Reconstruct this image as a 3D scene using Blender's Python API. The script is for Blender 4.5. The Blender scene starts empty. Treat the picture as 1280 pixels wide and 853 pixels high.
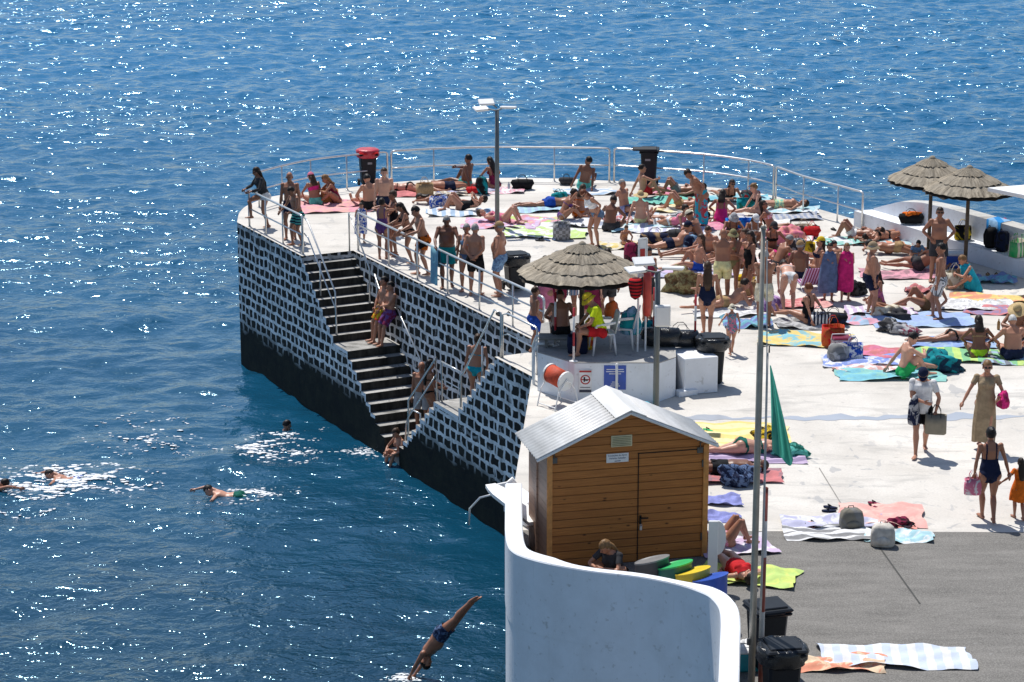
import bpy, math, random
import numpy as np
from mathutils import Vector, Matrix, Euler
random.seed(7); RNG = np.random.default_rng(11)
D = bpy.data; S = bpy.context.scene; COL = S.collection
PI = math.pi; R = math.radians

# ------------------------------------------------------------------ camera
H = 13.7; F = 3080.0; PITCH = math.atan2(810, 3080); WL = -3.9
def G(px, py, z=0.0):
    """a pixel of the 1280x853 photograph -> the point of the level z it shows"""
    cx, cy = (px-640)/F, -(py-426.5)/F
    dy = math.cos(PITCH)+cy*math.sin(PITCH); dz = -math.sin(PITCH)+cy*math.cos(PITCH)
    t = (z-H)/dz
    return Vector((cx*t, dy*t, z))
cam = D.cameras.new('camera'); co = D.objects.new('camera', cam); COL.objects.link(co)
co.location = (0, 0, H); co.rotation_euler = (PI/2-PITCH, 0, 0)
cam.sensor_width = 36; cam.lens = F/1280*36; cam.clip_end = 8000; cam.clip_start = .5
S.camera = co

# ------------------------------------------------------------------ light
sv = Vector((-0.50, 1.0, 2.25)).normalized()
elev = math.asin(sv.z); azim = math.atan2(sv.x, sv.y)
w = D.worlds.new('World'); S.world = w; w.use_nodes = True
nt = w.node_tree; bg = nt.nodes['Background']; sk = nt.nodes.new('ShaderNodeTexSky')
sk.sky_type = 'NISHITA'; sk.sun_disc = False; sk.sun_elevation = elev; sk.sun_rotation = azim
sk.altitude = 20; sk.air_density = 1.0; sk.dust_density = .6; sk.ozone_density = 1.4
nt.links.new(sk.outputs[0], bg.inputs[0]); bg.inputs[1].default_value = .112
sl = D.lights.new('sun', 'SUN'); sl.energy = 4.8; sl.angle = R(.5); sl.color = (1, .965, .91)
so = D.objects.new('sun', sl); COL.objects.link(so); so.rotation_euler = (-sv).to_track_quat('-Z', 'Y').to_euler()
S.view_settings.view_transform = 'Standard'; S.view_settings.look = 'None'; S.view_settings.exposure = 0
S.render.engine = 'CYCLES'
S.cycles.use_denoising = True; S.cycles.max_bounces = 6; S.cycles.diffuse_bounces = 3; S.cycles.glossy_bounces = 3
S.cycles.transmission_bounces = 3; S.cycles.caustics_reflective = False; S.cycles.caustics_refractive = False

# ------------------------------------------------------------------ materials
class NT:
    def __init__(s, name):
        s.m = D.materials.new(name); s.m.use_nodes = True; s.t = s.m.node_tree
        s.b = s.t.nodes['Principled BSDF']
    def n(s, ty, **kw):
        x = s.t.nodes.new('ShaderNode'+ty)
        for k, v in kw.items(): setattr(x, k, v)
        return x
    def l(s, a, b): s.t.links.new(a, b)
    def set(s, **kw):
        for k, v in kw.items():
            k = {'rough': 'Roughness', 'metal': 'Metallic', 'spec': 'Specular IOR Level', 'col': 'Base Color'}[k]
            s.b.inputs[k].default_value = (*v, 1) if isinstance(v, tuple) else v
        return s
    def coord(s, kind='Object', scale=(1, 1, 1), rot=(0, 0, 0)):
        tc = s.n('TexCoord'); mp = s.n('Mapping'); mp.inputs['Scale'].default_value = scale; mp.inputs['Rotation'].default_value = rot
        s.l(tc.outputs[kind], mp.inputs[0]); return mp.outputs[0]
    def noise(s, vec, scale, detail=4, rough=.55, dist=0):
        x = s.n('TexNoise'); x.inputs['Scale'].default_value = scale; x.inputs['Detail'].default_value = detail
        x.inputs['Roughness'].default_value = rough; x.inputs['Distortion'].default_value = dist; s.l(vec, x.inputs['Vector']); return x.outputs['Fac']
    def ramp(s, fac, stops, mode='LINEAR'):
        r = s.n('ValToRGB'); r.color_ramp.interpolation = mode; e = r.color_ramp.elements
        while len(e) < len(stops): e.new(.5)
        for k, (p, c) in enumerate(stops):
            e[k].position = p; e[k].color = (*c, 1) if isinstance(c, tuple) else (c, c, c, 1)
        s.l(fac, r.inputs[0]); return r.outputs[0]
    def mix(s, fac, a, b, mode='MIX'):
        x = s.n('Mix', data_type='RGBA', blend_type=mode)
        for v, i in ((fac, 0), (a, 6), (b, 7)):
            if hasattr(v, 'is_linked') or hasattr(v, 'links'): s.l(v, x.inputs[i])
            elif i == 0: x.inputs[0].default_value = v
            else: x.inputs[i].default_value = (*v, 1)
        return x.outputs[2]
    def math(s, op, a, b=0.0, clamp=False):
        x = s.n('Math', operation=op); x.use_clamp = clamp
        for v, i in ((a, 0), (b, 1)):
            if hasattr(v, 'links'): s.l(v, x.inputs[i])
            else: x.inputs[i].default_value = v
        return x.outputs[0]
    def bump(s, h, strength=.3, dist=.01, normal=None):
        b = s.n('Bump'); b.inputs['Strength'].default_value = strength; b.inputs['Distance'].default_value = dist
        s.l(h, b.inputs['Height'])
        if normal is not None: s.l(normal, b.inputs['Normal'])
        return b.outputs[0]
    def base(s, c): s.l(c, s.b.inputs['Base Color']); return s
    def norm(s, n): s.l(n, s.b.inputs['Normal']); return s
MC = {}
def shade(c, k): return tuple(max(0, min(1, v*k)) for v in c)
NAMED = dict(black=(.012, .012, .014), navy=(.012, .018, .05), blue=(.02, .08, .42), lightblue=(.25, .42, .62), teal=(.01, .28, .32),
  turquoise=(.02, .42, .55), mint=(.12, .5, .42), green=(.03, .42, .12), lime=(.42, .65, .03), yellow=(.75, .52, .03), paleyellow=(.75, .7, .36),
  orange=(.75, .16, .015), red=(.55, .02, .025), burgundy=(.22, .02, .06), pink=(.7, .2, .3), hotpink=(.65, .03, .2), salmon=(.75, .3, .25),
  lilac=(.55, .38, .62), purple=(.18, .08, .28), lavender=(.4, .4, .62), white=(.78, .78, .78), cream=(.7, .64, .5), beige=(.36, .27, .17),
  grey=(.2, .2, .2), lightgrey=(.42, .42, .43), charcoal=(.05, .05, .055), brown=(.14, .08, .04), straw=(.5, .36, .17), denim=(.14, .22, .34),
  slate=(.12, .18, .32), khaki=(.25, .22, .11), neon=(.62, .75, .02), aqua=(.3, .6, .68), darkgreen=(.01, .12, .09), tan=(.4, .26, .13))
def C(c): return NAMED[c] if isinstance(c, str) else c
def fabric(a, b=None, pat='plain', scale=8, rough=.85):
    """cloth: weave noise, folds and, where the cloth has one, a stripe, check, blotch or border pattern"""
    key = ('f', a, b, pat, scale)
    if key in MC: return MC[key]
    m = NT('cloth_%s' % (a if isinstance(a, str) else 'tone')); m.set(rough=rough, spec=.15)
    v = m.coord('Object'); c1, c2 = C(a), C(b if b is not None else a)
    nz = m.noise(v, 9, 5)
    if pat == 'plain': col = m.mix(m.ramp(nz, [(.35, 0.), (.7, 1.)]), shade(c1, .8), shade(c1, 1.12))
    elif pat in ('stripe', 'cross', 'vert'):
        wv = m.n('TexWave', wave_type='BANDS', bands_direction={'stripe': 'X', 'cross': 'Y', 'vert': 'Z'}[pat]); wv.inputs['Scale'].default_value = scale*.32
        wv.inputs['Distortion'].default_value = .4; m.l(v, wv.inputs[0])
        col = m.mix(m.ramp(wv.outputs['Fac'], [(.45, 0.), (.55, 1.)]), c1, c2)
    elif pat == 'check':
        k = m.n('TexChecker'); k.inputs['Scale'].default_value = scale; m.l(v, k.inputs[0]); col = m.mix(k.outputs['Fac'], c1, c2)
    else:
        col = m.mix(m.ramp(m.noise(v, scale, 3, .6, 1.2), [(.47, 0.), (.53, 1.)]), c1, c2)
    col = m.mix(m.ramp(nz, [(.3, .35), (.65, 0.)]), col, shade(c1, .55))
    m.base(col); m.norm(m.bump(m.noise(v, 22, 4), .35, .012))
    MC[key] = m.m; return m.m
def plain(name, c, rough=.5, metal=0, var=.15, scale=6, bump=0, spec=.5):
    key = ('p', name)
    if key in MC: return MC[key]
    m = NT(name); m.set(rough=rough, metal=metal, spec=spec); v = m.coord('Object'); n = m.noise(v, scale, 6)
    c = C(c); m.base(m.mix(m.ramp(n, [(.3, 0.), (.7, 1.)]), shade(c, 1-var), shade(c, 1+var)))
    if bump: m.norm(m.bump(m.noise(v, scale*4, 5), .5, bump))
    MC[key] = m.m; return m.m
def skin(k):
    key = ('s', k)
    if key in MC: return MC[key]
    c = [(.56, .31, .22), (.44, .215, .135), (.33, .15, .088), (.19, .082, .048)][k]
    m = NT('skin_tone'); m.set(rough=.42, spec=.45); v = m.coord('Object')
    col = m.mix(m.ramp(m.noise(v, 5, 4), [(.3, 0.), (.7, 1.)]), shade(c, .85), (c[0]*1.1, c[1]*1.02, c[2]*.98))
    col = m.mix(m.ramp(m.noise(v, 2.2, 2), [(.55, 0.), (.75, .3)]), col, (c[0]*1.0, c[1]*.78, c[2]*.7))
    m.base(col); m.norm(m.bump(m.noise(v, 14, 3), .25, .01)); MC[key] = m.m; return m.m
def hairmat(c):
    key = ('h', c)
    if key in MC: return MC[key]
    cc = dict(black=(.008, .006, .006), dark=(.02, .012, .008), brown=(.05, .026, .014), light=(.2, .11, .045), blonde=(.32, .2, .08), grey=(.28, .27, .26), white=(.55, .54, .52), red=(.14, .04, .015))[c]
    m = NT('hair'); m.set(rough=.5, spec=.3); v = m.coord('Object', (30, 30, 6)); m.base(m.mix(m.noise(v, 1, 3), shade(cc, .5), shade(cc, 1.5)))
    m.norm(m.bump(m.noise(v, 1.2, 3), .6, .015)); MC[key] = m.m; return m.m
steel = plain('brushed_steel', (.68, .68, .67), .3, .8, .1)
galv = plain('galvanised_pole', (.13, .145, .15), .5, .25, .12)
whitepaint = plain('white_paint', (.78, .78, .77), .55, 0, .06, 3)
whiteplastic = plain('white_plastic', (.75, .75, .74), .4, 0, .05)
blackplastic = plain('black_plastic', (.006, .009, .014), .5, 0, .25, spec=.3)
blackbag = plain('black_bin_liner', (.01, .011, .013), .22, 0, .3, 9, .02)
redpaint = plain('red_paint', (.42, .02, .02), .5, 0, .15)

# ------------------------------------------------------------------ mesh helpers
def link(o, parent=None):
    COL.objects.link(o)
    if parent is not None: o.parent = parent
    return o
def mesh(name, vs, fs, mat=None, parent=None, smooth=False, loc=None, fm=None):
    me = D.meshes.new(name); me.from_pydata([tuple(v) for v in vs], [], fs); me.update()
    for m in (mat if isinstance(mat, (list, tuple)) else [mat]):
        if m: me.materials.append(m)
    if smooth: me.polygons.foreach_set('use_smooth', [True]*len(me.polygons))
    if fm is not None: me.polygons.foreach_set('material_index', fm)
    o = D.objects.new(name, me); link(o, parent)
    if loc is not None: o.location = loc
    return o
def tag(o, label=None, cat=None, group=None, kind=None):
    if label: o['label'] = label
    if cat: o['category'] = cat
    if group: o['group'] = group
    if kind: o['kind'] = kind
    return o
def empty(name, loc, label, cat, group=None, rz=0):
    o = D.objects.new(name, None); link(o); o.location = loc; o.rotation_euler.z = rz; o.empty_display_size = .2
    return tag(o, label, cat, group)
def basis(d, side=None):
    d = np.array(d, float); d /= np.linalg.norm(d)+1e-12
    s = np.array(side if side is not None else ((0, 0, 1) if abs(d[2]) < .9 else (0, 1, 0)), float)
    s = s-d*(s@d)
    if np.linalg.norm(s) < 1e-6: s = np.cross(d, (1, .3, .2))
    s /= np.linalg.norm(s); return d, s, np.cross(d, s)
class MB:
    """collects shapes, then links them as ONE mesh object"""
    def __init__(s): s.v = []; s.f = []; s.m = []; s.cur = 0
    def add(s, vs, fs):
        o = len(s.v); s.v += [tuple(map(float, v)) for v in vs]; s.f += [tuple(i+o for i in f) for f in fs]; s.m += [s.cur]*len(fs); return s
    def box(s, c, d, rz=0, bev=0.0, rx=0, taper=1.0):
        x, y, z = d[0]/2, d[1]/2, d[2]/2; M = Matrix.Rotation(rz, 3, 'Z') @ Matrix.Rotation(rx, 3, 'X'); c = Vector(c)
        b = min(bev, x*.9, y*.9, z*.9)
        if b <= 0:
            vs = [(sx*x*(taper if sz > 0 else 1), sy*y*(taper if sz > 0 else 1), sz*z) for sz in (-1, 1) for sy in (-1, 1) for sx in (-1, 1)]
            fs = [(0, 2, 3, 1), (4, 5, 7, 6), (0, 1, 5, 4), (1, 3, 7, 5), (3, 2, 6, 7), (2, 0, 4, 6)]
        else:
            rings = []
            for zz, ins in ((-z, b), (-z+b, 0), (z-b, 0), (z, b)):
                k = 1+(taper-1)*(zz+z)/(2*z); X, Y = x*k-ins, y*k-ins; q = b-ins*.6
                rings.append([(sx*X-(0 if e else sx*q), sy*Y-(sy*q if e else 0), zz) for sx, sy, e in ((-1, -1, 1), (-1, -1, 0), (1, -1, 0), (1, -1, 1), (1, 1, 1), (1, 1, 0), (-1, 1, 0), (-1, 1, 1))])
            vs = [p for r in rings for p in r]; fs = [tuple(range(7, -1, -1)), tuple(range(24, 32))]
            for r in range(3):
                for k in range(8): fs.append((r*8+k, r*8+(k+1) % 8, (r+1)*8+(k+1) % 8, (r+1)*8+k))
        return s.add([c+M @ Vector(v) for v in vs], fs)
    def tube(s, pts, rad, n=8, side=None, cap=True, flat=1.0):
        pts = [np.array(p, float) for p in pts]; L = len(pts); rad = rad if hasattr(rad, '__len__') else [rad]*L
        vs = []; fs = []; sd = side
        for i, p in enumerate(pts):
            d = pts[min(i+1, L-1)]-pts[max(i-1, 0)]; d, a, b = basis(d, sd)
            if side is None: sd = a
            r = rad[i]; ra, rb = (r if hasattr(r, '__len__') else (r, r*flat))
            for k in range(n):
                t = 2*PI*k/n; vs.append(p+a*ra*math.cos(t)+b*rb*math.sin(t))
        for i in range(L-1):
            for k in range(n): fs.append((i*n+k, i*n+(k+1) % n, (i+1)*n+(k+1) % n, (i+1)*n+k))
        if cap: fs += [tuple(range(n-1, -1, -1)), tuple((L-1)*n+k for k in range(n))]
        return s.add(vs, fs)
    def ball(s, c, r, ax=None, nu=12, nv=8, keep=None):
        c = np.array(c, float); r = np.array(r if hasattr(r, '__len__') else (r, r, r), float); A = np.array(ax, float) if ax is not None else np.eye(3)
        vs = [(0, 0, 1)]; 
        for j in range(1, nv):
            for i in range(nu): t = PI*j/nv; p = 2*PI*i/nu; vs.append((math.sin(t)*math.cos(p), math.sin(t)*math.sin(p), math.cos(t)))
        vs.append((0, 0, -1)); fs = [(0, 1+i, 1+(i+1) % nu) for i in range(nu)]
        for j in range(nv-2):
            for i in range(nu): a = 1+j*nu; fs.append((a+i, a+nu+i, a+nu+(i+1) % nu, a+(i+1) % nu))
        e = len(vs)-1; a = 1+(nv-2)*nu; fs += [(e, a+(i+1) % nu, a+i) for i in range(nu)]
        if keep: fs = [f for f in fs if keep(np.mean([vs[i] for i in f], axis=0))]
        return s.add([c+A @ (np.array(v)*r) for v in vs], fs)
    def lathe(s, prof, c=(0, 0, 0), n=24, wob=0, fz=None, sx=1, sy=1):
        vs = []; fs = []; L = len(prof)
        for i, (r, z) in enumerate(prof):
            for k in range(n):
                t = 2*PI*k/n; rr = r*(1+(wob*math.sin(5*t+i)+wob*.7*math.sin(9*t+2*i) if wob else 0)); vs.append((c[0]+rr*math.cos(t)*sx, c[1]+rr*math.sin(t)*sy, c[2]+z))
        for i in range(L-1):
            for k in range(n): fs.append((i*n+k, i*n+(k+1) % n, (i+1)*n+(k+1) % n, (i+1)*n+k))
        if prof[0][0] > 1e-4: fs.append(tuple(range(n-1, -1, -1)))
        if prof[-1][0] > 1e-4: fs.append(tuple((L-1)*n+k for k in range(n)))
        return s.add(vs, fs)
    def poly(s, pts, z0, z1, top=True, bot=True):
        n = len(pts); a = sum(pts[i][0]*pts[(i+1) % n][1]-pts[(i+1) % n][0]*pts[i][1] for i in range(n))
        if a < 0: pts = list(reversed(pts))
        vs = [(p[0], p[1], z0) for p in pts]+[(p[0], p[1], z1) for p in pts]
        fs = [(i, (i+1) % n, n+(i+1) % n, n+i) for i in range(n)]
        if top: fs.append(tuple(range(n, 2*n)))
        if bot: fs.append(tuple(range(n-1, -1, -1)))
        return s.add(vs, fs)
    def build(s, name, mat, parent=None, smooth=False, loc=None):
        return mesh(name, s.v, s.f, mat, parent, smooth, loc, s.m if isinstance(mat, (list, tuple)) else None)
def smooth_line(pts, n=6):
    """Catmull-Rom through the points"""
    P = [Vector(p) for p in pts]; out = []
    for i in range(len(P)-1):
        a, b, c, d = P[max(i-1, 0)], P[i], P[i+1], P[min(i+2, len(P)-1)]
        for k in range(n):
            t = k/n; out.append(.5*((2*b)+(c-a)*t+(2*a-5*b+4*c-d)*t*t+(3*b-a-3*c+d)*t**3))
    return out+[P[-1]]
# ------------------------------------------------------------------ sea
m = NT('sea_water'); m.set(rough=.1, spec=.5); m.b.inputs['IOR'].default_value = 1.333
m.set(rough=.13, spec=1.0); m.b.inputs['IOR'].default_value = 1.48; m.b.inputs['Specular Tint'].default_value = (.42, .78, 1, 1)
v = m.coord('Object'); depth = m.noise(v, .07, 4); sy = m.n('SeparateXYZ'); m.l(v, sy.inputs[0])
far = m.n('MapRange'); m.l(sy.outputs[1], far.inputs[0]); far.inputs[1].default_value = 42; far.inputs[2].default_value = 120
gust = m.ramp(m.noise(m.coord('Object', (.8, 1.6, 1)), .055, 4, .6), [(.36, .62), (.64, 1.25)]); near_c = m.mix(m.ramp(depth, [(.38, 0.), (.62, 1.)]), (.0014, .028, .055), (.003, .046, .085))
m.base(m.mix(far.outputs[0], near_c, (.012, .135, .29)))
v2 = m.coord('Object', (1.0, 1.35, 1.0), (0, 0, .25)); n1 = m.noise(v2, .98, 1.8, .5, .6); n2 = m.noise(v2, 2.4, 3, .55, .5); n3 = m.noise(v2, 6.5, 2, .5, .3)
b = m.bump(n1, 1.0, .1); b = m.bump(n2, 1.0, .1, b); b = m.bump(n3, 1.0, .02, b)
for nd, lo, hi in zip([x for x in m.t.nodes if x.type == 'BUMP'], (.015, .076, .016), (.35, .065, .0)):
    mp = m.n('MapRange'); m.l(sy.outputs[1], mp.inputs[0]); mp.inputs[1].default_value = 45; mp.inputs[2].default_value = 110; mp.inputs[3].default_value = lo; mp.inputs[4].default_value = hi; m.l(m.math('MULTIPLY', mp.outputs[0], gust), nd.inputs['Distance'])
m.norm(b)
sea_m = m.m
def waves(X, Y):
    rg = np.random.default_rng(3); Z = np.zeros_like(X); wind = R(-75)
    for k in range(60):
        lam = .55*1.043**k; a = wind+rg.normal(0, .6); kk = 2*PI/lam; amp = .0046*lam*rg.uniform(.5, 1.3)*(1 if lam < 2 else 2/lam)
        ph = kk*(X*math.cos(a)+Y*math.sin(a))+rg.uniform(0, 2*PI)
        s = np.sin(ph); Z += amp*(s+.25*np.cos(2*ph))
    return Z
xs = np.concatenate([np.arange(-36, 36.01, .14)]); ys = np.concatenate([np.arange(26, 100, .13), np.arange(100, 165, .2)])
X, Y = np.meshgrid(xs, ys); fade = np.clip((36-np.abs(X))/3, 0, 1)*np.clip((164-Y)/6, 0, 1)*np.clip((Y-26)/2, 0, 1)
Z = WL+waves(X, Y)*fade*np.interp(Y, [40, 62, 110], [.75, 1.0, 1.3])
nx, ny = len(xs), len(ys); V = np.stack([X, Y, Z], -1).reshape(-1, 3)
me = D.meshes.new('sea'); ii = np.arange((ny-1)*(nx-1)); r_, c_ = ii//(nx-1), ii % (nx-1); q = r_*nx+c_
Fq = np.stack([q, q+1, q+nx+1, q+nx], 1)
x0, x1, y0, y1 = xs[0], xs[-1], ys[0], ys[-1]; nb = len(V)
extra = np.array([(-4000, -500, WL), (4000, -500, WL), (4000, 6000, WL), (-4000, 6000, WL), (x0, y0, WL), (x1, y0, WL), (x1, y1, WL), (x0, y1, WL)])
V = np.concatenate([V, extra]); ring = [(nb+a, nb+b, nb+4+b, nb+4+a) for a, b in ((0, 1), (1, 2), (2, 3), (3, 0))]
Fq = np.concatenate([Fq, np.array(ring)])
me.vertices.add(len(V)); me.vertices.foreach_set('co', V.ravel()); me.loops.add(Fq.size); me.loops.foreach_set('vertex_index', Fq.ravel().astype(np.int32))
me.polygons.add(len(Fq)); me.polygons.foreach_set('loop_start', np.arange(0, Fq.size, 4, dtype=np.int32)); me.update(calc_edges=True)
me.polygons.foreach_set('use_smooth', np.ones(len(Fq), bool)); me.materials.append(sea_m)
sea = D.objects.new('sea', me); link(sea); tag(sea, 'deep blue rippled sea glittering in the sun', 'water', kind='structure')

# ------------------------------------------------------------------ terrace outline
A0 = Vector((-7.36, 64.6, 0)); U = Vector((.451, -.893, 0)).normalized(); N = Vector((-U.y, U.x, 0)); WID = 1.4
def A(t, z=0, n=0): return Vector((A0.x+U.x*t+N.x*n, A0.y+U.y*t+N.y*n, z))
T0, T1, T2, T3 = 4.6, 15.5, 17.25, 9.7
ang = math.atan2(U.y, U.x)
arc_px = [(297, 274), (300, 265), (311, 256), (339, 246), (382, 240.5), (430, 235.5), (492, 228), (561, 224), (640, 222.5), (700, 223.5), (760, 226), (846, 230), (885, 234), (930, 239), (967, 245), (997, 254), (1032, 264), (1064, 273)]
arc = smooth_line([G(x, y) for x, y in arc_px], 5)
sw_px = [(632, 660), (634, 677), (640, 688), (656, 696), (690, 705), (740, 714), (800, 721), (850, 731), (880, 741), (892, 749), (900, 761), (902, 778), (901, 805), (899, 853), (897, 900)]
SWH = .9
sw_out = smooth_line([G(x, y, SWH) for x, y in sw_px], 5)
corner = A(T2); par0 = Vector((sw_out[0].x, 39.3, 0))
bench_e = Vector((17.6, 50.2, 0))
back_dir = Vector((.48, -.877, 0)); back_n = Vector((.877, .48, 0))
P0 = G(1067, 283); 
left_chain = [A(.0)]+[A(T0), A(T0, 0, WID), A(T1, 0, WID), A(T1), corner, par0]+[Vector((p.x, p.y, 0)) for p in sw_out]
right_end = P0+back_dir*22+back_n*1.35
outline = [Vector((p.x, p.y, 0)) for p in arc]+[P0+back_n*1.35+back_dir*.2, right_end, Vector((30, 30, 0)), Vector((30, 20, 0)), Vector((sw_out[-1].x, 20, 0))]+list(reversed(left_chain))
# stone wall material: dark basalt blocks in whitewashed mortar, black algae by the water
m = NT('whitewashed_basalt'); m.set(rough=.85, spec=.2); uvn = m.n('UVMap'); 
sep = m.n('SeparateXYZ'); m.l(uvn.outputs[0], sep.inputs[0])
nzv = m.n('TexNoise'); nzv.inputs['Scale'].default_value = 2.3; nzv.inputs['Detail'].default_value = 3; m.l(uvn.outputs[0], nzv.inputs['Vector'])
vm = m.n('VectorMath', operation='MULTIPLY_ADD'); m.l(nzv.outputs['Color'], vm.inputs[0]); vm.inputs[1].default_value = (.26, .19, 0); m.l(uvn.outputs[0], vm.inputs[2])
br = m.n('TexBrick', offset=.31, squash=.8, squash_frequency=3); m.l(vm.outputs[0], br.inputs[0]); br.inputs['Scale'].default_value = 1
br.inputs['Brick Width'].default_value = .365; br.inputs['Row Height'].default_value = .262; br.inputs['Mortar Size'].default_value = .043; br.inputs['Mortar Smooth'].default_value = .05; br.inputs['Bias'].default_value = -.1
br.inputs['Color1'].default_value = (.012, .013, .014, 1); br.inputs['Color2'].default_value = (.03, .03, .028, 1)
whit = m.mix(m.ramp(m.noise(uvn.outputs[0], 3.1, 5), [(.3, 0.), (.6, 1.)]), (.52, .53, .53), (.9, .91, .92)); m.l(whit, br.inputs['Mortar'])
wornn = m.noise(uvn.outputs[0], .9, 5, .65); worn = m.ramp(wornn, [(.60, 0.), (.74, .75)])
stone = m.mix(worn, br.outputs['Color'], (.07, .065, .055)); stone = m.mix(m.ramp(m.noise(uvn.outputs[0], 1.15, 6, .7, .5), [(.60, 0.), (.70, .75)]), stone, whit)
topk = m.ramp(m.math('MULTIPLY_ADD', m.noise(uvn.outputs[0], 5, 3), .35), [(0, 0.), (1, 1.)])
zz = m.math('ADD', sep.outputs[1], m.math('MULTIPLY', m.math('SUBTRACT', m.noise(uvn.outputs[0], 1.3, 4), .5), .7))
alg = m.ramp(m.math('MULTIPLY_ADD', zz, 1.0, 0), [(0, 0.), (1, 1.)])
mr = m.n('MapRange'); m.l(zz, mr.inputs[0]); mr.inputs[1].default_value = -2.95; mr.inputs[2].default_value = -2.45
mr2 = m.n('MapRange'); m.l(sep.outputs[1], mr2.inputs[0]); mr2.inputs[1].default_value = -.42; mr2.inputs[2].default_value = -.12; 
stone = m.mix(m.math('MULTIPLY', mr2.outputs[0], m.ramp(m.noise(uvn.outputs[0], 1.6, 3), [(.35, .0), (.65, .6)])), stone, (.045, .047, .045))
rust = m.ramp(m.noise(m.coord('UV', (2.2, .35, 1)), 1.6, 5, .7), [(.56, 0.), (.72, .7)]); stone = m.mix(rust, stone, (.085, .075, .055), 'MIX'); algc = m.mix(m.ramp(m.noise(uvn.outputs[0], 2.2, 5, .7), [(.4, 0.), (.7, 1.)]), (.007, .009, .010), (.022, .024, .017)); m.base(m.mix(mr.outputs[0], algc, stone)); m.norm(m.bump(br.outputs['Fac'], .7, -.03))
stone_m = m.m
# concrete, bleached almost white by the sun, with stains, spots and damp patches
def concrete(name, lo, hi, stain, sc=1.0):
    m = NT(name); m.set(rough=.8, spec=.25); v = m.coord('Object', (1, 1, 1), (0, 0, .2)); vs = m.coord('Object', (.5, 1.8, 1), (0, 0, .12))
    c = m.mix(m.ramp(m.noise(v, .35*sc, 7, .65), [(.35, 0.), (.62, 1.)]), lo, hi)
    c = m.mix(m.ramp(m.noise(vs, .9*sc, 6, .7, .4), [(.52, 0.), (.70, .85)]), c, stain)
    c = m.mix(m.ramp(m.noise(v, 5*sc, 4, .6), [(.62, 0.), (.72, .45)]), c, shade(stain, .75))
    c = m.mix(m.ramp(m.noise(v, 26, 3), [(.3, .22), (.6, 0.)]), c, shade(stain, .8))
    wet = m.noise(m.coord('Object', (1.6, 1.0, 1)), 1.9*sc, 3, .5, .8); area = m.ramp(m.noise(v, .16*sc, 2), [(.46, 0.), (.6, 1.)]); c = m.mix(m.math('MULTIPLY', m.ramp(wet, [(.62, 0.), (.66, .55)]), area), c, (stain[0]*.8, stain[1]*.85, stain[2]*.95))
    sx = m.n('SeparateXYZ'); m.l(m.coord('Object', (1, 1, 1)), sx.inputs[0])
    m.base(c); m.norm(m.bump(m.noise(v, 30, 4), .3, .008)); return m.m
deck_m = concrete('sunlit_concrete', (.55, .515, .465), (.70, .665, .61), (.38, .365, .34))
m = NT('dark_asphalt_concrete'); m.set(rough=.85, spec=.2); v = m.coord('Object'); vs = m.coord('Object', (.6, 2.2, 1))
c = m.mix(m.ramp(m.noise(vs, 1.3, 7, .7), [(.3, 0.), (.7, 1.)]), (.10, .095, .088), (.20, .19, .175)); c = m.mix(m.ramp(m.noise(v, 40, 4, .7), [(.42, 0.), (.72, .75)]), c, (.33, .315, .29))
c = m.mix(m.ramp(m.noise(v, 7, 3), [(.68, 0.), (.74, .5)]), c, (.3, .3, .29)); m.base(c); m.norm(m.bump(m.noise(v, 45, 5), .4, .01)); asph_m = m.m
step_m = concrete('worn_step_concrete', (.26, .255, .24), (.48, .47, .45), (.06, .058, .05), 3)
m = NT('shaded_riser_concrete'); m.set(rough=.8, spec=.2); v = m.coord('Object', (3, 3, .8)); m.base(m.mix(m.ramp(m.noise(v, 2, 6, .7), [(.35, 0.), (.7, 1.)]), (.012, .012, .011), (.07, .066, .058))); riser_m = m.m  # backlit shade and algae both put into the dark riser colour
m = NT('white_painted_render'); m.set(rough=.6, spec=.3); v = m.coord('Object'); vz = m.coord('Object', (1, 1, .8))
c = m.mix(m.ramp(m.noise(vz, 2.2, 6, .65), [(.32, 0.), (.6, 1.)]), (.74, .76, .79), (.82, .845, .885)); c = m.mix(m.ramp(m.noise(v, 9, 4), [(.62, 0.), (.72, .45)]), c, (.35, .34, .31)); c = m.mix(m.ramp(m.noise(m.coord('Object', (5, 5, .25)), 2.0, 5, .75), [(.60, 0.), (.78, .3)]), c, (.38, .37, .33)); m.base(c); m.norm(m.bump(m.noise(v, 24, 4), .25, .01)); render_m = m.m
def uv_walls(o):
    """u runs along the wall, v is the height in metres"""
    me = o.data; uv = me.uv_layers.new(name='UVMap'); run = {}
    for p in me.polygons:
        n = p.normal; d = Vector((-n.y, n.x, 0)); d = d.normalized() if d.length > .01 else Vector((1, 0, 0))
        for li in p.loop_indices:
            c = me.vertices[me.loops[li].vertex_index].co; uv.data[li].uv = (c.dot(d), c.z) if abs(n.z) < .5 else (c.x, c.y)
def prism(name, pts, z0, z1, mats, sidefn, parent=None, topmat=0):
    b = MB(); n = len(pts); a = sum(pts[i].x*pts[(i+1) % n].y-pts[(i+1) % n].x*pts[i].y for i in range(n))
    if a < 0: pts = list(reversed(pts))
    b.poly([(p.x, p.y) for p in pts], z0, z1)
    b.m = [sidefn(pts[i], pts[(i+1) % n]) for i in range(n)]+[topmat, topmat]
    o = b.build(name, mats, parent); uv_walls(o); return o
swset = {(round(p.x, 4), round(p.y, 4)) for p in sw_out}
def side(p, q):
    if (round(p.x, 4), round(p.y, 4)) in swset or (round(q.x, 4), round(q.y, 4)) in swset: return 2
    return 1
terrace = prism('terrace', outline, WL-1.5, 0, [deck_m, stone_m, render_m], side)
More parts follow.
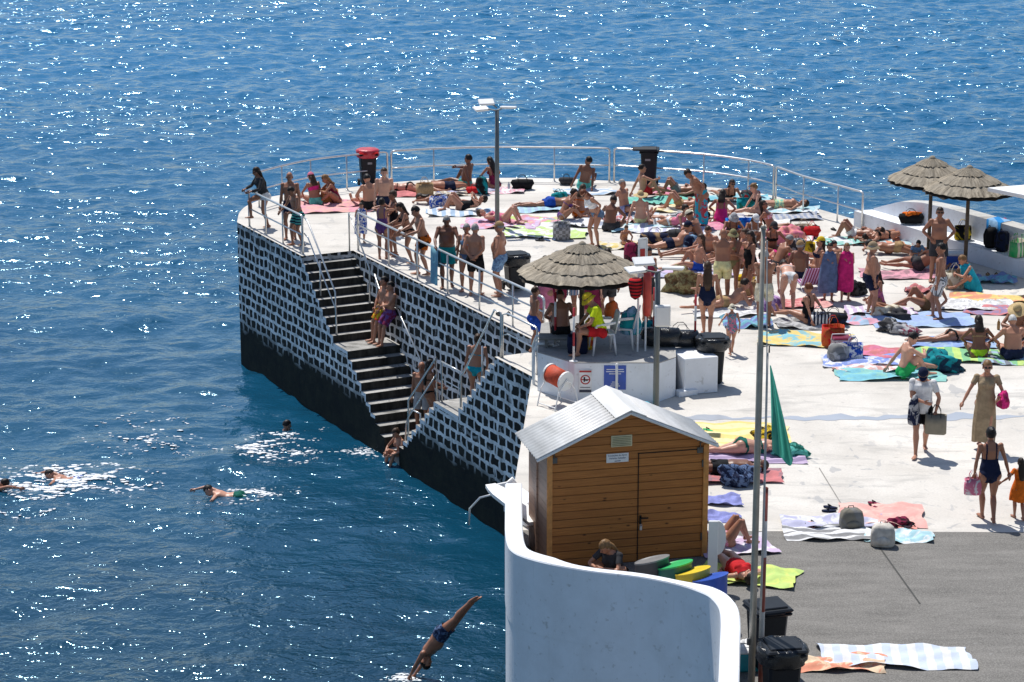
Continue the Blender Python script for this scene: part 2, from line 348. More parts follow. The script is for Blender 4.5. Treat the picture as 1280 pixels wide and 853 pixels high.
# a continuous u coordinate along the curved stone wall
uv = terrace.data.uv_layers[0]; acc = 0; n = len(outline)
for p in list(terrace.data.polygons)[:n]:
    cs = [terrace.data.vertices[terrace.data.loops[l].vertex_index].co for l in p.loop_indices]
    d = (cs[1]-cs[0]).to_2d().length
    for l, c in zip(p.loop_indices, cs):
        uv.data[l].uv = (acc+(Vector((c.x, c.y)) - Vector((cs[0].x, cs[0].y))).length, c.z)
    acc += d
tag(terrace, 'white concrete bathing terrace on a whitewashed basalt sea wall', 'terrace', kind='structure')
# grey asphalt area near the camera
ye = G(1000, 663).y
ap = [Vector((par0.x+.03, ye, 0))]+[Vector((p.x, p.y, 0)) for p in sw_out if p.y < ye]+[Vector((sw_out[-1].x, 20.02, 0)), Vector((29.9, 20.02, 0)), Vector((29.9, ye-.4, 0))]
bb = MB(); bb.poly([(p.x, p.y) for p in ap], .001, .005, bot=False)
tag(bb.build('asphalt', asph_m), 'dark grey asphalt floor in front of the white terrace', 'ground', kind='structure')
# thin glossy bluish strip laid across the terrace
m = NT('glossy_bluish_concrete'); m.set(rough=.22, spec=.6); v = m.coord('Object'); m.base(m.mix(m.noise(v, 1.5, 5), (.34, .37, .42), (.48, .50, .54))); bluish_m = m.m
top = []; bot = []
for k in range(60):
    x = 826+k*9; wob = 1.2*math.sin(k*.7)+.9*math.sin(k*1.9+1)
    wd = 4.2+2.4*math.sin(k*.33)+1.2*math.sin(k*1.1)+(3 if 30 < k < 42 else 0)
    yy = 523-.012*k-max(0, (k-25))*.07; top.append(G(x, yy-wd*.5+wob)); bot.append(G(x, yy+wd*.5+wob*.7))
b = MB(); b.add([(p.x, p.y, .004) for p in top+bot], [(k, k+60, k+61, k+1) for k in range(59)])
tag(b.build('bluish_strip', bluish_m), 'thin bluish strip lying across the white terrace', 'bluish_strip', kind='structure')
def strip(px, w, mat, name, label, z=.006):
    pts = [G(x, y, z) for x, y in px]; b = MB()
    for a, c in zip(pts, pts[1:]):
        d = (c-a).normalized(); s = Vector((-d.y, d.x, 0))*w/2; b.add([a+s, a-s, c-s, c+s], [(0, 1, 2, 3)])
    return tag(b.build(name, mat), label, 'joint', kind='structure')
seam_m = plain('joint_sealant', (.25, .24, .22), .9)
strip([(1024, 585), (1054, 634)], .02, seam_m, 'expansion_joint', 'thin expansion joint running across the white concrete')
strip([(1085, 664), (1150, 755)], .03, plain('dark_joint', (.06, .06, .055), .9), 'expansion_joint', 'thin dark joint running across the grey asphalt', .009)

# ------------------------------------------------------------------ sea stairs (two flights meet at the water)
def stair(name, prof, label):
    n = len(prof); b = MB(); vs = [A(t, z, .0) for t, z in prof]+[A(t, z, WID) for t, z in prof]
    ar = sum(prof[i][0]*prof[(i+1) % n][1]-prof[(i+1) % n][0]*prof[i][1] for i in range(n))
    b.v = [tuple(v) for v in vs]; fs = [tuple(range(n)), tuple(reversed(range(n, 2*n)))]
    ms = [2, 2]
    for i in range(n):
        j = (i+1) % n; fs.append((j, i, n+i, n+j)); ms.append(0 if abs(prof[i][1]-prof[j][1]) < 1e-6 else 1)
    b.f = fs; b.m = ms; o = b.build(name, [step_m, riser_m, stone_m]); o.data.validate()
    import bmesh
    bm = bmesh.new(); bm.from_mesh(o.data); bmesh.ops.recalc_face_normals(bm, faces=bm.faces); bm.to_mesh(o.data); bm.free(); uv_walls(o)
    return tag(o, label, 'stairs')
ZL = -1.8; prof = [(T0, WL-1.5), (T0, -.18)]; t = T0
n1 = 9; tr = (6.55-T0)/n1
for k in range(n1):
    z = -.18*(k+1); t = T0+tr*(k+1); prof += [(t, z), (t, z-.18)]
prof[-1] = (t, ZL); prof.append((7.45, ZL)); t = 7.45
for k in range(8):
    prof += [(t, ZL-.2*(k+1)), (t+.27, ZL-.2*(k+1))]; t += .27
prof += [(t, WL-1.5)]
TE = t
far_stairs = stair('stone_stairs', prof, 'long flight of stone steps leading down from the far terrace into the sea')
prof = [(T1, WL-1.5), (T1, -.2)]; t = T1; n2 = 8; tr2 = (T1-13.7)/n2
for k in range(n2):
    z = -.2*(k+1); t = T1-tr2*(k+1); prof += [(t, z), (t, z-.2)]
prof[-1] = (t, ZL); prof.append((12.4, ZL)); t = 12.4
for k in range(8):
    prof += [(t, ZL-.2*(k+1)), (t-.245, ZL-.2*(k+1))]; t -= .245
prof += [(t, WL-1.5)]
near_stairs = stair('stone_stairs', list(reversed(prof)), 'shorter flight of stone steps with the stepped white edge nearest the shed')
def painted_edge(parent, steps, sgn):
    """whitewashed band along the stepped outer edge of a flight; sgn: side of the solid"""
    b = MB()
    for ta, tb, z, dz in steps:
        lo, hi = min(ta, tb), max(ta, tb); e = -.005
        b.add([A(lo, z-.085, e), A(hi, z-.085, e), A(hi, z-.002, e), A(lo, z-.002, e)], [(0, 1, 2, 3)])
        tr_ = tb if sgn > 0 else ta
        tv = ta if (ta-tb)*sgn > 0 else tb
        b.add([A(tv, z-.002, e), A(tv+sgn*.07, z-.002, e), A(tv+sgn*.07, z+dz-.085, e), A(tv, z+dz-.085, e)], [(0, 1, 2, 3)])
    return b.build('painted_edge', render_m, parent)
painted_edge(near_stairs, [(T1-tr2*k, T1-tr2*(k+1), -.2*(k+1), .2) for k in range(n2)]+[(13.7, 12.4, ZL, .2)]+[(12.4-.245*k, 12.4-.245*(k+1), ZL-.2*(k+1), .2) for k in range(7)], 1)
painted_edge(far_stairs, [(T0+tr*k, T0+tr*(k+1), -.18*(k+1), .18) for k in range(n1)]+[(6.55, 7.45, ZL, .18)]+[(7.45+.27*k, 7.45+.27*(k+1), ZL-.2*(k+1), .2) for k in range(6)], -1)
b = MB(); q = [A(TE+.002, 0, .01), A(t-.002, 0, .01), A(t-.002, 0, WID), A(TE+.002, 0, WID)]; b.poly([(p.x, p.y) for p in q], WL-1.5, WL+.22)
tag(b.build('landing', step_m), 'low wet concrete landing between the two stair flights', 'landing', kind='structure')

# ------------------------------------------------------------------ curved white parapet
ins = []
full = [par0.copy()+Vector((.0, .0, 0))]+[Vector((p.x, p.y, 0)) for p in sw_out]
TH = .27
for i, p in enumerate(full):
    d = (full[min(i+1, len(full)-1)]-full[max(i-1, 0)]).normalized(); th_ = TH if (p.x < .5 or p.x > 2.75) else TH-.12*math.sin(min(1, (p.x-.5)/.5, (2.75-p.x)/.4)*PI/2); ins.append(p+Vector((-d.y, d.x, 0))*th_)
b = MB(); n = len(full); e = .012
of = [p-(q-p)*e/TH for p, q in zip(full, ins)]
rows = []
for zf, z in ((of, -WL*0-.3), (of, SWH-.02), (None, SWH), (None, SWH), (ins, SWH-.02), (ins, .004)):
    rows.append((zf, z))
vs = []
for k, (zf, z) in enumerate(rows):
    for i in range(n):
        p = zf[i] if zf else (of[i].lerp(ins[i], .06) if k == 2 else of[i].lerp(ins[i], .94)); vs.append((p.x, p.y, z))
fs = []
for k in range(5):
    for i in range(n-1): fs.append((k*n+i, k*n+i+1, (k+1)*n+i+1, (k+1)*n+i))
fs.append(tuple(k*n for k in range(6))); fs.append(tuple(k*n+n-1 for k in reversed(range(6))))
o = mesh('parapet_wall', vs, fs, render_m); 
import bmesh
bm = bmesh.new(); bm.from_mesh(o.data); bmesh.ops.recalc_face_normals(bm, faces=bm.faces); bm.to_mesh(o.data); bm.free()
tag(o, 'curved white rendered parapet wall in front of the wooden shed', 'wall')
# ------------------------------------------------------------------ railings
def pipe_rail(name, label, base, h=1.0, posts=(), r=.029, mids=(.5,), group='steel railings of the bathing terrace', closed=True, pr=.022):
    """base: points on the floor below the rail; posts: indices into base"""
    o = empty(name, base[0], label, 'railing', group); o0 = Vector(base[0]); L = [Vector(p)-o0 for p in base]
    up = Vector((0, 0, h))
    b = MB(); pts = [p+up for p in L]
    if closed:
        d0 = (L[1]-L[0]).normalized(); d1 = (L[-2]-L[-1]).normalized()
        pts = [L[0]+Vector((0, 0, 0)), L[0]+up*.93, L[0]+up*.985+d0*.03, L[0]+up+d0*.1]+pts[1:-1]+[L[-1]+up+d1*.1, L[-1]+up*.985+d1*.03, L[-1]+up*.93, L[-1]]
    b.tube(pts, r, 8); b.build('top_rail', steel, o, True)
    for mh in mids:
        b = MB(); b.tube([p+Vector((0, 0, h*mh)) for p in L], r*.75, 6); b.build('middle_rail', steel, o, True)
    for i in posts:
        b = MB(); b.tube([L[i], L[i]+up*.98], pr, 8); b.lathe([(.05, 0), (.05, .012), (.026, .02)], L[i], 10); b.build('post', steel, o, True)
    return o
def rail_px(name, label, px, posts, **k):
    base = []
    for x, y in px:
        p = G(x, y, 1.0); base.append(Vector((p.x, p.y, 0)))
    return pipe_rail(name, label, base, 1.0, posts, **k)
def arcpts(pts, n=5):
    return [(p.x, p.y) for p in smooth_line([Vector((x, y, 0)) for x, y in pts], n)]
a1 = arcpts([(323, 215), (352, 207.5), (388, 200), (433, 194.5), (484, 190)], 4)
a2 = arcpts([(489, 189), (542, 186), (619, 184), (693, 184.5), (762, 185.5)], 4)
a3 = arcpts([(768, 185.5), (809, 188), (880, 193), (936, 200.5), (967.5, 207.5)], 4)
a4 = arcpts([(970.5, 208.5), (1005, 220.6), (1048, 232), (1079, 240.5)], 4)
rail_px('railing', 'curved steel railing from the woman in white shorts to the red topped bin', a1, (0, 4, 8, 12, 16))
rail_px('railing', 'long curved steel railing behind the far lamp post, between the two far bins', a2, (0, 4, 8, 12, 16))
rail_px('railing', 'curved steel railing right of the far plain black bin, along the sea edge', a3, (0, 4, 8, 12, 16))
rail_px('railing', 'short steel railing sloping down to the white bench wall at the far right', a4, (0, 4, 8, 12))
eA = [A(t, 0, .09) for t in (.7, 1.9, 3.1, 4.45)]
pipe_rail('railing', 'steel railing on the left terrace edge that the long haired woman leans on', eA, 1.0, (0, 1, 2, 3))
eB = [A(t, 0, WID+.1) for t in (T0+.1, T0+2.0, T0+3.7, T0+5.4, T0+7.1, T0+8.8, T1-.6)]
pipe_rail('railing', 'long steel railing above the stairs with people leaning on it', eB, 1.0, range(7), mids=(.36, .68))
def hand_rail(label, pts, r=.022, legs=(), second=None, name='handrail'):
    o = empty(name, pts[0], label, 'handrail', 'stair handrails'); o0 = Vector(pts[0]); b = MB(); b.tube([Vector(p)-o0 for p in pts], r, 8); b.build('rail', steel, o, True)
    if second: b = MB(); b.tube([Vector(p)-o0-Vector((0, 0, second)) for p in pts], r*.8, 6); b.build('lower_rail', steel, o, True)
    for p, hh in legs:
        b = MB(); p = Vector(p)-o0; b.tube([p, p+Vector((0, 0, hh))], r, 8); b.build('post', steel, o, True)
    return o
zs = lambda t: 0 if t < T0 else (-(t-T0)/tr*.18 if t < 6.55 else (ZL if t < 7.45 else ZL-(t-7.45)/.27*.2))
hand_rail('double handrail on the left side of the upper stone steps', [A(4.5, .97, .12), A(4.75, .9, .12), A(6.45, zs(6.4)+.95, .12), A(6.5, ZL+.1, .12)], second=.42, legs=[(A(5.5, zs(5.5)-.1, .12), .9)])
hand_rail('handrail at the top right of the stone steps beside the child in blue', [A(T0+.05, 0, WID-.12), A(T0+.05, 1.0, WID-.12), A(T0+.5, zs(T0+.5)+1.0, WID-.12), A(T0+1.3, zs(T0+1.3)+.9, WID-.12), A(T0+1.3, zs(T0+1.3), WID-.12)])
hand_rail('thin handrail fixed to the stone wall below the long railing', [A(T0+1.5, zs(T0+1.5)+.95, WID-.07), A(6.6, ZL+.95, WID-.07), A(7.5, ZL+.9, WID-.07), A(9.6, -3.4+.95, WID-.07)])
zn = lambda t: 0 if t > T1 else (-(T1-t)/tr2*.2 if t > 13.7 else (ZL if t > 12.4 else ZL-(12.4-t)/.245*.2))
hand_rail('slanted handrail on the nearer steps beside the woman in a teal bikini', [A(T1+.1, 0, .1), A(T1+.1, .98, .1), A(T1-.2, .98, .1), A(13.75, ZL+1.0, .1), A(13.6, ZL+.9, .1), A(13.6, ZL, .1)], legs=[(A(T1-.8, zn(T1-.8)-.2, .1), .95)])
hand_rail('low steel gate rail on the middle landing of the nearer steps', [A(13.5, ZL, .16), A(13.5, ZL+.95, .16), A(12.5, ZL+.95, .16), A(12.5, ZL, .16)], second=.4)
hand_rail('handrail running down to the water beside the woman in a black bikini', [A(12.3, ZL, .12), A(12.3, ZL+1.0, .12), A(10.75, -3.15+.95, .12), A(10.7, -3.3, .12)], second=.4)
hand_rail('bent ladder rail at the foot of the steps by the bather in the water', [A(9.9, WL-.2, .35), A(10.1, WL+.9, .35), A(10.35, WL+1.35, .35), A(10.9, WL+1.38, .35), A(10.95, WL+.8, .35)])
hand_rail('second bent ladder rail at the foot of the steps', [A(9.9, WL-.2, .9), A(10.1, WL+.9, .9), A(10.35, WL+1.35, .9), A(10.9, WL+1.38, .9), A(10.95, WL+.8, .9)])
hand_rail('steel railing end around the landing left of the lifeguard platform', [A(T1+.15, 0, .12), A(T1+.15, .95, .12), A(T1+.3, 1.0, .16), A(T2-.15, 1.0, .16), A(T2-.08, .95, .16), A(T2-.08, 0, .16)], second=.45)
lx = G(676, 524, 0)
hand_rail('grey and white ladder arch at the terrace corner by the orange reel', [corner+Vector((.02, -.25, -2.6)), corner+Vector((.02, -.25, .75)), corner+Vector((.08, -.25, .93)), corner+Vector((.5, -.3, .93)), corner+Vector((.55, -.3, .8)), corner+Vector((.55, -.3, 0))], r=.03)
hand_rail('white ladder arch right in front of the terrace corner', [corner+Vector((.03, -.6, -2.6)), corner+Vector((.03, -.6, .7)), corner+Vector((.1, -.6, .86)), corner+Vector((.42, -.65, .86)), corner+Vector((.46, -.65, .7)), corner+Vector((.4, -.7, 0))], r=.03).children[0].data.materials[0] = whitepaint

# ------------------------------------------------------------------ lamp posts
def lamp_post(px, py, h, label):
    o = empty('lamp_post', G(px, py), label, 'lamp post', 'lamp posts on the terrace')
    b = MB(); b.tube([(0, 0, 0), (0, 0, h)], [.062, .052], 12); b.box((0, 0, .01), (.22, .22, .02), 0, .006); b.build('pole', galv, o, True)
    for (x, y, z, a, tl) in ((-.28, -.05, .22, .25, .5), (.3, .08, .06, -.15, -.1), (-.42, .1, .02, .5, .3)):
        b = MB(); b.tube([(0, 0, h-.03+z*.4), (x*.55, y*.6, h+z*.8)], .018, 6); b.build('bracket', galv, o)
        b = MB(); b.box((x, y, h+z), (.42, .24, .05), a, .018, tl); q = b.build('floodlight', whitepaint, o)
        b = MB(); b.box((x, y, h+z-.032), (.36, .18, .012), a, 0, tl); b.build('lens', plain('lamp_lens', (.6, .62, .64), .15), q)
    return o
lamp_post(621.5, 285, 3.15, 'tall grey lamp post at the far end with white floodlights on top')
o = lamp_post(819.5, 524, 2.95, 'grey lamp post beside the lifeguard platform carrying a white box')
b = MB(); b.box((.1, -.09, 2.1), (.3, .1, .42), 0, .015); b.box((.1, -.148, 2.1), (.24, .012, .34)); b.build('control_box', whitepaint, o)

# ------------------------------------------------------------------ thatched parasols
m = NT('dry_thatch'); m.set(rough=.9, spec=.1); tc = m.n('UVMap'); mp = m.n('Mapping'); mp.inputs['Scale'].default_value = (70, 3, 1); m.l(tc.outputs[0], mp.inputs[0])
ns = m.noise(mp.outputs[0], 1.0, 5, .7); v = m.coord('Object')
c = m.mix(m.ramp(ns, [(.3, 0.), (.7, 1.)]), (.05, .04, .03), (.58, .50, .385)); c = m.mix(m.ramp(m.noise(v, 2.5, 4), [(.4, 0.), (.7, .7)]), c, (.29, .26, .215)); m.base(c); m.norm(m.bump(ns, 1.0, .05)); thatch = m.m
tier_shade = plain('thatch_tier_shade', (.03, .022, .016), .95, 0, .4, 14)  # shadow under each overhanging tier, put into the fringe as near-black colour
wood = plain('weathered_timber', (.12, .085, .055), .75, 0, .3, 9, .01)
def cone(b, R0, z0, R1, z1, n=90, rough=.03):
    vs = []; fs = []; nr = 5; rg = random.Random(int(R0*100))
    for i in range(nr):
        f = i/(nr-1); 
        for k in range(n):
            t = 2*PI*k/n; rr = R1+(R0-R1)*f; jag = rg.uniform(-1, 1)*rough*f*f; sag = -.04*math.sin(f*PI)
            rad = rr+jag*(1.3 if i == nr-1 else .4); vs.append((rad*math.cos(t), rad*math.sin(t), z1+(z0-z1)*f-sag*.4+rg.uniform(-1, 1)*rough*.45*f+(abs(jag)*-.8 if i == nr-1 else 0)))
    for i in range(nr-1):
        for k in range(n): fs.append((i*n+k, (i+1)*n+k, (i+1)*n+(k+1) % n, i*n+(k+1) % n))
    b.add(vs, fs)
def parasol(p, Rr, zr, za, tiers, label, pole_r=.05):
    o = empty('thatched_parasol', p, label, 'parasol', 'thatched parasols')
    b = MB(); b.tube([(0, 0, 0), (0, 0, za-.08)], [pole_r, pole_r*.9], 12); b.lathe([(.16, 0), (.16, .03), (.07, .05)], (0, 0, 0), 14); b.build('pole', wood, o, True)
    slope = (za-zr)/Rr
    for i in range(tiers):
        f1 = 1-i/tiers*.96; f0 = max(.02, 1-(i+1.45)/tiers) if i < tiers-1 else .02
        z0 = za-slope*Rr*f1+.048*i; z1 = za-slope*Rr*f0+.048*i
        b = MB(); cone(b, Rr*f1, z0, Rr*f0, z1); q = b.build('thatch_tier', thatch, o, True)
        me = q.data; uvl = me.uv_layers.new(name='UVMap')
        for pl in me.polygons:
            for li in pl.loop_indices:
                cc = me.vertices[me.loops[li].vertex_index].co; uvl.data[li].uv = ((math.atan2(cc.y, cc.x)/(2*PI)) % 1.0 if abs(cc.x)+abs(cc.y) > 0 else 0, Vector((cc.x, cc.y)).length)
        b = MB(); cone(b, Rr*f1*.995, z0-.085, Rr*f0+.05, z1-.05, 60, .03); b.build('shadow_fringe', tier_shade, o, True)
    b = MB(); b.lathe([(.1, za-.06), (.07, za+.02), (.03, za+.05), (0, za+.06)], (0, 0, .048*(tiers-1)-.01), 14); b.build('cap', thatch, o, True)
    b = MB()
    for k in range(8):
        t = 2*PI*k/8; b.tube([(.05*math.cos(t), .05*math.sin(t), za-.25), (Rr*.92*math.cos(t), Rr*.92*math.sin(t), zr-.02)], .016, 5)
    b.build('ribs', wood, o)
    return o
PH = .8
parasol(G(727, 424, PH), 1.32, 1.44, 1.88, 4, 'broad thatched parasol shading the lifeguard platform', .055)
parasol(G(1206, 339), 1.09, 2.06, 2.5, 3, 'thatched parasol by the white bench, the nearer of the far right pair')
parasol(G(1160, 325), 1.07, 2.06, 2.5, 3, 'thatched parasol partly hidden behind another one at the far right')

# ------------------------------------------------------------------ lifeguard platform
o = empty('lifeguard_platform', G(760, 452), 'low white lifeguard platform with signs on its front wall', 'platform'); o0 = Vector(o.location)
pp = [G(x, y, PH) for x, y in ((672, 441), (718, 454.5), (824, 454.5), (845, 447.5))]
pp += [pp[3]+Vector((.1, 2.0, 0)), pp[3]+Vector((-.7, 3.1, 0)), pp[0]+Vector((1.1, 3.2, 0)), pp[0]+Vector((.1, 2.3, 0))]
b = MB(); b.poly([(p.x-o0.x, p.y-o0.y) for p in pp], .004, PH, top=False); b.build('base_wall', render_m, o)
b = MB(); b.poly([(p.x-o0.x, p.y-o0.y) for p in pp], PH+.001, PH+.02); b.build('top_slab', concrete('platform_concrete', (.30, .29, .28), (.42, .41, .39), (.2, .2, .19), 2), o)
q0 = pp[3]-o0; b = MB(); b.box((q0.x+.40, q0.y+.60, .38), (.72, .9, .75), .28, .01); b.box((q0.x+.22, q0.y+.08, .06), (.42, .2, .11), .45); b.build('side_block', render_m, o)
wl = pp[0]-o0; wr = pp[1]-o0
for tx, col, z0, z1, lab in ((0.24, 'white', .2, .68, 'white prohibition sign with a red ring'), (.5, 'blue', .26, .76, 'blue sign with white lines of text')):
    f0, f1 = pp[1]-o0, pp[2]-o0
    c = f0.lerp(f1, {0.24: .24-.02, .5: .48}[tx]); c = f0+(f1-f0)*(-.17 if tx == .24 else .49)
    if tx == .24: c = wl.lerp(wr, 1.0)+Vector((.22, -.012, 0)); w_ = .26
    else: c = f0.lerp(f1, .48)+Vector((0, -.012, 0)); w_ = .44
    b = MB(); b.box((c.x, c.y, (z0+z1)/2), (w_, .014, z1-z0), 0, .004); s_ = tag(b.build('sign', plain('sign_'+col, C(col), .35), o), lab)
    y = c.y-.009
    if col == 'white':
        b = MB(); vs = []; 
        for k in range(24):
            t = 2*PI*k/24
            for r_ in (.075, .1): vs.append((c.x+r_*math.cos(t), y, .47+r_*math.sin(t)))
        b.add(vs, [(2*k, 2*k+1, (2*k+3) % 48, (2*k+2) % 48) for k in range(24)]); b.box((c.x, y, .47), (.17, .002, .022), 0); b.box((c.x, y, .64), (.24, .002, .04)); b.build('red_ring', redpaint, s_)
        b = MB(); b.box((c.x, y, .235), (.24, .002, .055)); b.build('dark_band', plain('sign_navy', C('navy'), .4), s_)
        b = MB(); b.box((c.x-.02, y-.001, .475), (.03, .002, .1)); b.box((c.x+.025, y-.001, .46), (.05, .002, .03)); b.box((c.x, y-.001, .31), (.2, .002, .012)); b.build('pictograms', blackplastic, s_)
    else:
        b = MB()
        for zz_, ww in ((.68, .34), (.635, .36), (.59, .24), (.42, .12), (.38, .16), (.34, .2)): b.box((c.x, y, zz_), (ww, .002, .016))
        b.build('text_lines', whitepaint, s_)
# orange rescue reel on a white stand
o = empty('rescue_reel', G(700, 508), 'orange rope reel on a white tubular stand against the platform', 'rescue reel', rz=-.85)
b = MB(); b.tube([(-.28, .0, .62), (.14, .0, .55)], .185, 20, flat=1); b.build('drum', plain('orange_rope', (.5, .06, .02), .7, 0, .25, 20, .01), o, True)
b = MB(); b.tube([(.14, 0, .55), (.18, 0, .545)], .2, 20); b.build('flange', whitepaint, o); b = MB(); b.tube([(-.32, 0, .625), (-.28, 0, .62)], .2, 20); b.build('flange', whitepaint, o)
b = MB()
for x in (-.32, .2):
    b.tube([(x, -.32, 0), (x, -.22, .35), (x, 0, .6), (x, .22, .35), (x, .32, 0)], .014, 6)
b.tube([(-.32, -.3, .06), (.2, -.3, .06)], .012, 6); b.tube([(-.32, .3, .06), (.2, .3, .06)], .012, 6); b.tube([(.2, 0, .545), (.34, 0, .545), (.34, -.12, .6)], .012, 6); b.build('stand', whitepaint, o)
# white posts of the ladder seen above the shed roof
for x, y0, lab in ((757, 498, 'shorter white ladder post standing in front of the blue sign'), (770.5, 504, 'taller white ladder post standing in front of the blue sign')):
    hh = .42 if x < 760 else .8
    b = MB(); b.tube([(0, 0, 0), (0, 0, hh), (.0, 0, hh+.02)], [.028, .028, .015], 10); b.lathe([(.06, 0), (.06, .012), (.03, .016)], (0, 0, 0), 10); o = b.build('white_post', whitepaint, None, True, G(x, y0)); tag(o, lab, 'post', 'white ladder posts')
# striped posts and rope round the platform
m = NT('red_white_bands'); m.set(rough=.45); v = m.coord('Object'); sx = m.n('SeparateXYZ'); m.l(v, sx.inputs[0]); fr = m.math('FRACT', m.math('MULTIPLY', sx.outputs[2], 1.65)); m.base(m.mix(m.ramp(fr, [(.5, 0.), (.52, 1.)], 'CONSTANT'), (.74, .73, .72), (.38, .02, .03))); band_m = m.m
def striped(px, py, z, h, lab, r=.024):
    b = MB(); b.tube([(0, 0, 0), (0, 0, h)], r, 10); b.lathe([(.09, 0), (.09, .012), (.03, .03)], (0, 0, 0), 12); o = b.build('striped_post', band_m, None, True, G(px, py, z)); return tag(o, lab, 'post', 'red and white barrier posts')
striped(717, 452, PH+.02, 1.1, 'red and white post at the front corner of the lifeguard platform')
striped(694, 432, PH+.02, 1.12, 'red and white post left of the seated man on the platform')
striped(868.5, 437, .7, 1.15, 'red and white post between the lamp post and the tall woman in navy')
striped(817, 431, PH+.02, 1.2, 'red and white post just behind the nearer lamp post')
striped(808, 425, PH+.02, 1.2, 'red and white post beside the hanging red rescue tube')
# lifebuoy stand: white frame with a tall sign, ring and rescue tube
o = empty('rescue_stand', G(803, 441, PH), 'white rescue stand with a tall narrow red and white board', 'rescue stand')
b = MB(); b.tube([(-.1, 0, .02), (-.1, 0, 2.35)], .02, 8); b.tube([(.06, .05, .02), (.06, .05, 2.35)], .02, 8); b.tube([(-.1, 0, 2.35), (.06, .05, 2.35)], .02, 8); b.build('frame', whitepaint, o)
b = MB(); b.box((-.02, .02, 1.95), (.13, .03, .75), .3); q = b.build('board', whitepaint, o)
b = MB(); b.box((-.025, .0, 1.9), (.10, .012, .5), .3); b.build('red_panel', redpaint, q)
b = MB(); 
for k in range(20):
    pass
cs = [(.08, .2*math.cos(t), 1.22+.42*math.sin(t)) for t in [2*PI*k/24 for k in range(25)]]
b.tube(cs, [(.075, .055)]*25, 8, side=(1, 0, 0), cap=False); o = b.build('lifebuoy', plain('buoy_red', (.5, .05, .03), .5), None, True, G(803, 441, PH)); tag(o, 'red lifebuoy seen edge on, hanging on the rescue stand', 'lifebuoy')
b = MB(); b.lathe([(.02, 0), (.1, .06), (.13, .2), (.15, .34), (.13, .42), (.05, .45)], (-.13, -.06, 1.12), 14, .05); o = b.build('rescue_bag', fabric('red', 'black', 'vert', 14), None, True, G(801, 441, PH)); tag(o, 'red rescue bag with a dark band hanging under the parasol edge', 'bag')
# plastic chairs
def chair(p, rz, lab):
    o = empty('plastic_chair', p, lab, 'chair', 'white plastic chairs', rz)   # faces +y
    b = MB(); vs = []; 
    b.box((0, 0, .42), (.46, .44, .035), 0, .015); b.build('seat', whiteplastic, o)
    b = MB(); n = 7; vs = []
    for i in range(n):
        a = (i-3)/3*.95; 
        for z, k in ((.44, 1.0), (.62, 1.02), (.8, .98), (.86, .8)): vs.append((.24*math.sin(a)*k, -.2-.05*math.cos(a)-(z-.44)*.22, z))
    b.add(vs, [(i*4+j, i*4+j+1, i*4+j+5, i*4+j+4) for i in range(n-1) for j in range(3)]); q = b.build('backrest', whiteplastic, o, True); md = q.modifiers.new('s', 'SOLIDIFY'); md.thickness = .02
    for s in (-1, 1):
        b = MB(); b.tube([(s*.2, -.24, .66), (s*.26, -.1, .655), (s*.27, .14, .63), (s*.25, .2, .55), (s*.24, .2, .43)], [(.03, .014)]*5, 8); b.build('armrest', whiteplastic, o, True)
        for y in (-.2, .18):
            b = MB(); b.tube([(s*.2, y, .42), (s*.25, y*1.25, 0)], [(.03, .03), (.018, .018)], 8); b.build('leg', whiteplastic, o, True)
    return o
chair(G(752, 441, PH+.02), R(100), 'white plastic chair the lifeguard in the neon shirt sits on')
chair(G(778, 434, PH+.02), R(80), 'empty white plastic chair hung with teal and orange things')
b = MB(); b.box((0, 0, .2), (.9, .4, .06), 0, .02); b.box((-.3, 0, .1), (.06, .3, .17)); b.box((.3, 0, .1), (.06, .3, .17)); o = b.build('low_bench', plain('grey_bench', (.18, .18, .17), .7), None, False, G(701, 433, PH+.02)); tag(o, 'low grey bench under the man seated on the lifeguard platform', 'bench')

# ------------------------------------------------------------------ bins
def wheelie(p, rz, lab, h=1.02, lid=None, liner=False, closed=True):
    o = empty('wheelie_bin', p, lab, 'bin', 'black wheeled bins', rz)
    b = MB(); b.box((0, 0, h*.5+.03), (.48, .5, h*.92), 0, .04, 0, 1.0); 
    b.v = [(x*(.78+.22*z/h), y*(.74+.26*z/h), z) for x, y, z in b.v]; b.box((0, .0, h*.955), (.56, .58, .05), 0, .02); b.build('body', blackplastic, o)
    if closed:
        b = MB(); vs = []
        b.box((0, -.02, h+.02), (.57, .6, .05), 0, .022); b.box((0, -.02, h+.055), (.44, .46, .03), 0, .014); b.box((0, -.3, h+.0), (.3, .05, .04), 0, .015); b.build('lid', lid or blackplastic, o, False)
    for s in (-1, 1):
        b = MB(); b.tube([(s*.2, .24, .1), (s*.26, .24, .1)], .1, 14); b.build('wheel', plain('rubber', (.02, .02, .02), .8), o)
    b = MB(); b.tube([(-.24, .3, h-.03), (.24, .3, h-.03)], .018, 8); b.build('handle', blackplastic, o)
    if liner:
        b = MB(); b.lathe([(.29, h-.24), (.35, h-.19), (.34, h-.1), (.36, h-.03), (.345, h+.03), (.30, h+.05), (.27, h+.03)], (0, 0, 0), 36, .05); b.build('liner', blackbag, o, True)
    return o
o = wheelie(G(460, 233.5), .2, 'black wheeled bin with a red lid liner at the far railing', 1.0, fabric('red', None, 'plain'))
b = MB(); b.lathe([(.3, .86), (.335, .9), (.33, 1.0), (.34, 1.07), (.29, 1.1), (0, 1.1)], (0, 0, 0), 20, .03); b.build('liner', plain('red_liner', (.5, .03, .05), .35, 0, .3, 8, .02), o, True)
b = MB(); b.box((.03, -.253, .72), (.13, .004, .06)); b.build('label', plain('grey_print', (.25, .25, .26), .6), o)
o = wheelie(G(811, 232.5), -.1, 'black wheeled bin with an open tilted lid at the far railing', 1.05, None)
